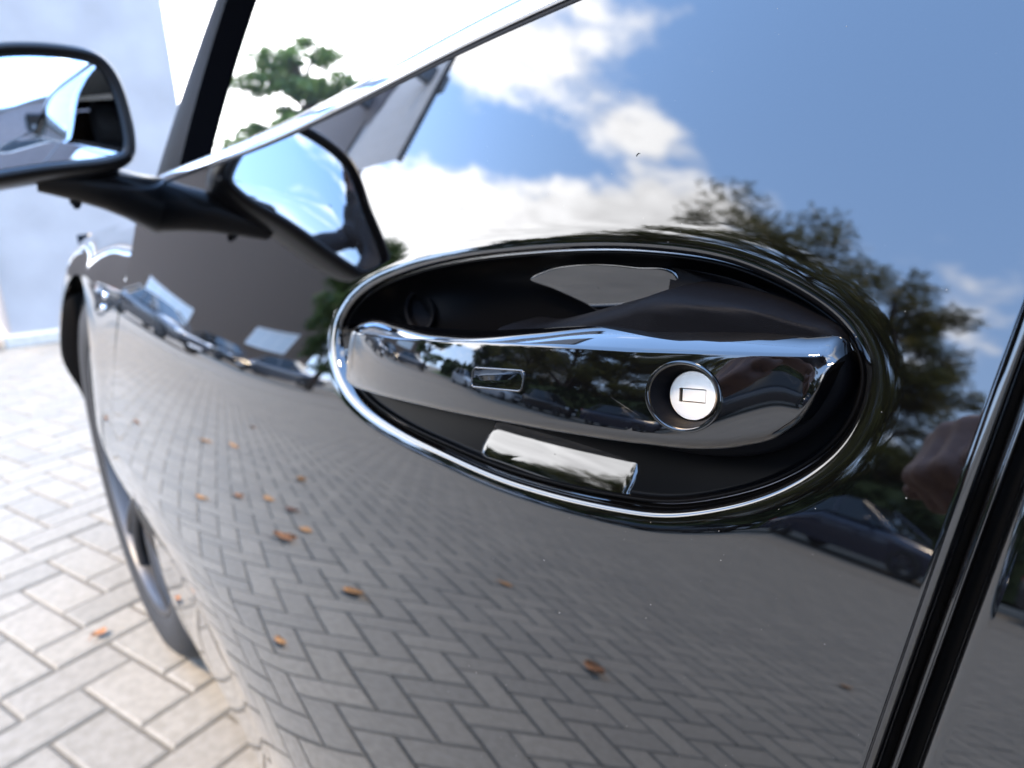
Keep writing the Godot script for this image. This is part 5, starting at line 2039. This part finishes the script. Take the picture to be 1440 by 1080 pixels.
func build_person() -> void:
	var who := thing("person", "person in a dark brown jacket and dark trousers holding a camera low beside the door", "person")
	var sh := Vector3(0.26, 1.36, 0.76)
	var l_sh := sh + Vector3(-0.175, 0, 0.0)
	var r_sh := sh + Vector3(0.175, -0.01, 0.02)
	var hip := Vector3(0.27, 0.94, 0.90)
	var l_wr := Vector3(-0.134, 0.868, 0.490)
	var r_wr := Vector3(0.150, 0.855, 0.420)
	var l_el := Vector3(0.015, 1.07, 0.66)
	var r_el := Vector3(0.43, 1.08, 0.66)
	var jacket := [
		[hip + Vector3(-0.075, 0.02, 0), hip + Vector3(0.075, 0.02, 0), 0.125, 0.125],
		[hip + Vector3(0, 0.05, 0), sh + Vector3(0, -0.16, 0.02), 0.145, 0.150],
		[sh + Vector3(-0.07, -0.16, 0.01), sh + Vector3(-0.11, -0.03, 0), 0.12, 0.085],
		[sh + Vector3(0.07, -0.16, 0.01), sh + Vector3(0.11, -0.03, 0), 0.12, 0.085],
		[l_sh, r_sh, 0.068, 0.068],
		[l_sh, l_el, 0.064, 0.052], [l_el, l_wr.lerp(l_el, 0.12), 0.052, 0.038],
		[r_sh, r_el, 0.064, 0.052], [r_el, r_wr.lerp(r_el, 0.12), 0.052, 0.038],
		[sh + Vector3(0, 0.03, -0.01), sh + Vector3(0, 0.075, -0.025), 0.075, 0.068]]
	var jm := MB.new()
	net(jacket, 0.013, 0.035, jm)
	var body := part("jacket", jm, M.jacket, who)
	var tm := MB.new()
	var legs := []
	for s in [-1.0, 1.0]:
		var hp: Vector3 = hip + Vector3(0.085 * s, -0.02, 0)
		var kn := Vector3(0.27 + 0.105 * s, 0.50, 0.86)
		var an := Vector3(0.27 + 0.12 * s, 0.10, 0.92)
		legs.append_array([[hip + Vector3(0.06 * s, 0.03, 0), hp, 0.115, 0.105], [hp, kn, 0.098, 0.066], [kn, an, 0.064, 0.052]])
	net(legs, 0.014, 0.02, tm)
	part("trousers", tm, M.trousers, who)
	for s in [-1.0, 1.0]:
		var shm := MB.new()
		var an := Vector3(0.27 + 0.12 * s, 0.075, 0.93)
		net([[an, an + Vector3(0, -0.03, 0.02), 0.045, 0.042], [an + Vector3(0, -0.035, 0.03), an + Vector3(0.01 * s, -0.040, -0.15), 0.036, 0.033], [an + Vector3(0.01 * s, -0.042, -0.15), an + Vector3(0.012 * s, -0.045, -0.19), 0.032, 0.027]], 0.011, 0.02, shm)
		part("shoe", shm, M.shoe, who)
	# skin: head, neck and both hands
	var sk := MB.new()
	var hd := sh + Vector3(0, 0.255, -0.105)     # the head looks down at the door
	var up := Vector3(0, 0.90, -0.43).normalized()
	var fw := Vector3(0, -0.43, -0.90).normalized()
	var rt := Vector3(1, 0, 0)
	var at := func(x: float, y: float, z: float) -> Vector3: return hd + rt * x + up * y + fw * z
	net([[sh + Vector3(0, 0.02, -0.01), at.call(0, -0.07, -0.02), 0.058, 0.055],
		[at.call(0, 0.035, -0.015), at.call(0, 0.02, -0.03), 0.088, 0.086], [at.call(0, -0.02, 0.01), at.call(0, -0.055, 0.035), 0.072, 0.052],
		[at.call(0, -0.085, 0.052), at.call(0, -0.088, 0.058), 0.030, 0.027], [at.call(-0.035, 0.018, 0.055), at.call(0.035, 0.018, 0.055), 0.022, 0.022],
		[at.call(0, 0.008, 0.082), at.call(0, -0.022, 0.100), 0.009, 0.013], [at.call(-0.012, -0.026, 0.088), at.call(0.012, -0.026, 0.088), 0.008, 0.008],
		[at.call(-0.018, -0.055, 0.078), at.call(0.018, -0.055, 0.078), 0.0085, 0.0085], [at.call(-0.02, -0.064, 0.074), at.call(0.02, -0.064, 0.074), 0.008, 0.008],
		[at.call(-0.078, 0.012, -0.012), at.call(-0.083, -0.022, -0.006), 0.016, 0.010], [at.call(0.078, 0.012, -0.012), at.call(0.083, -0.022, -0.006), 0.016, 0.010]], 0.0055, 0.014, sk)
	hand(sk, l_wr, Vector3(-0.62, -0.05, -0.75), Vector3(-0.35, 0.9, 0.20), 1.0, [1.15, 1.2, 1.2, 1.25], 1.0)
	hand(sk, r_wr, Vector3(-0.35, -0.12, -0.9), Vector3(0.85, 0.45, -0.2), -1.0, [0.55, 0.6, 0.62, 0.65], 1.0)
	part("body", sk, M.skin, who)
	var hm := MB.new()
	net([[at.call(0, 0.055, -0.03), at.call(0, 0.03, -0.05), 0.092, 0.088], [at.call(-0.05, 0.075, 0.03), at.call(0.05, 0.075, 0.03), 0.040, 0.040], [at.call(0, -0.02, -0.07), at.call(0, 0.0, -0.06), 0.05, 0.06]], 0.008, 0.02, hm)
	part("hair", hm, M.hair, who)
	var em := MB.new()
	for s in [-1.0, 1.0]:
		em.ball(at.call(0.031 * s, 0.002, 0.071), Vector3(0.0115, 0.0095, 0.0115), 12, 8)
	part("eyes", em, mat(lin(0.35, 0.34, 0.33), 0.1), who)
	# the camera in the right hand, its lens ending just behind where the picture is taken from
	var ph := thing("photo_camera", "black compact camera held low by the person beside the black car", "camera")
	var q := Basis.looking_at(Vector3(-0.76, -0.27, -0.59))
	ph.transform = Transform3D(q, EYE - q * Vector3(0, 0, -1) * 0.035)
	var cb := MB.new()
	cb.box(Vector3(-0.066, -0.045, 0.055), Vector3(0.066, 0.045, 0.110), 0.009)
	cb.box(Vector3(-0.025, 0.046, 0.058), Vector3(0.025, 0.066, 0.104), 0.007)
	cb.box(Vector3(0.036, -0.043, 0.036), Vector3(0.064, 0.040, 0.0545), 0.008)
	part("camera_body", cb, M.plastic, ph)
	var le := MB.new()
	le.lathe(Vector3(0, 0, 0.056), Vector3(0, 0, -1), [Vector2(0.036, 0.0), Vector2(0.036, 0.012), Vector2(0.034, 0.013), Vector2(0.034, 0.036), Vector2(0.035, 0.037), Vector2(0.035, 0.050), Vector2(0.032, 0.0505), Vector2(0.030, 0.044)], 40)
	part("lens_barrel", le, M.rubber, ph)
	var lg := MB.new()
	lg.lathe(Vector3(0, 0, 0.010), Vector3(0, 0, -1), [Vector2(0.030, -0.002), Vector2(0.022, 0.001), Vector2(0.010, 0.003), Vector2(0.0, 0.0035)], 40)
	part("front_lens", lg, M.tint, ph)

func _ready() -> void:
	rng.seed = 1
	set_camera()
	set_light()
	make_materials()
	make_side_table()
	make_cup_outline(360)
	make_grip_section()
	build_ground()
	build_buildings()
	build_car()
	build_yard()
	build_behind()
	build_leaves()
	build_person()
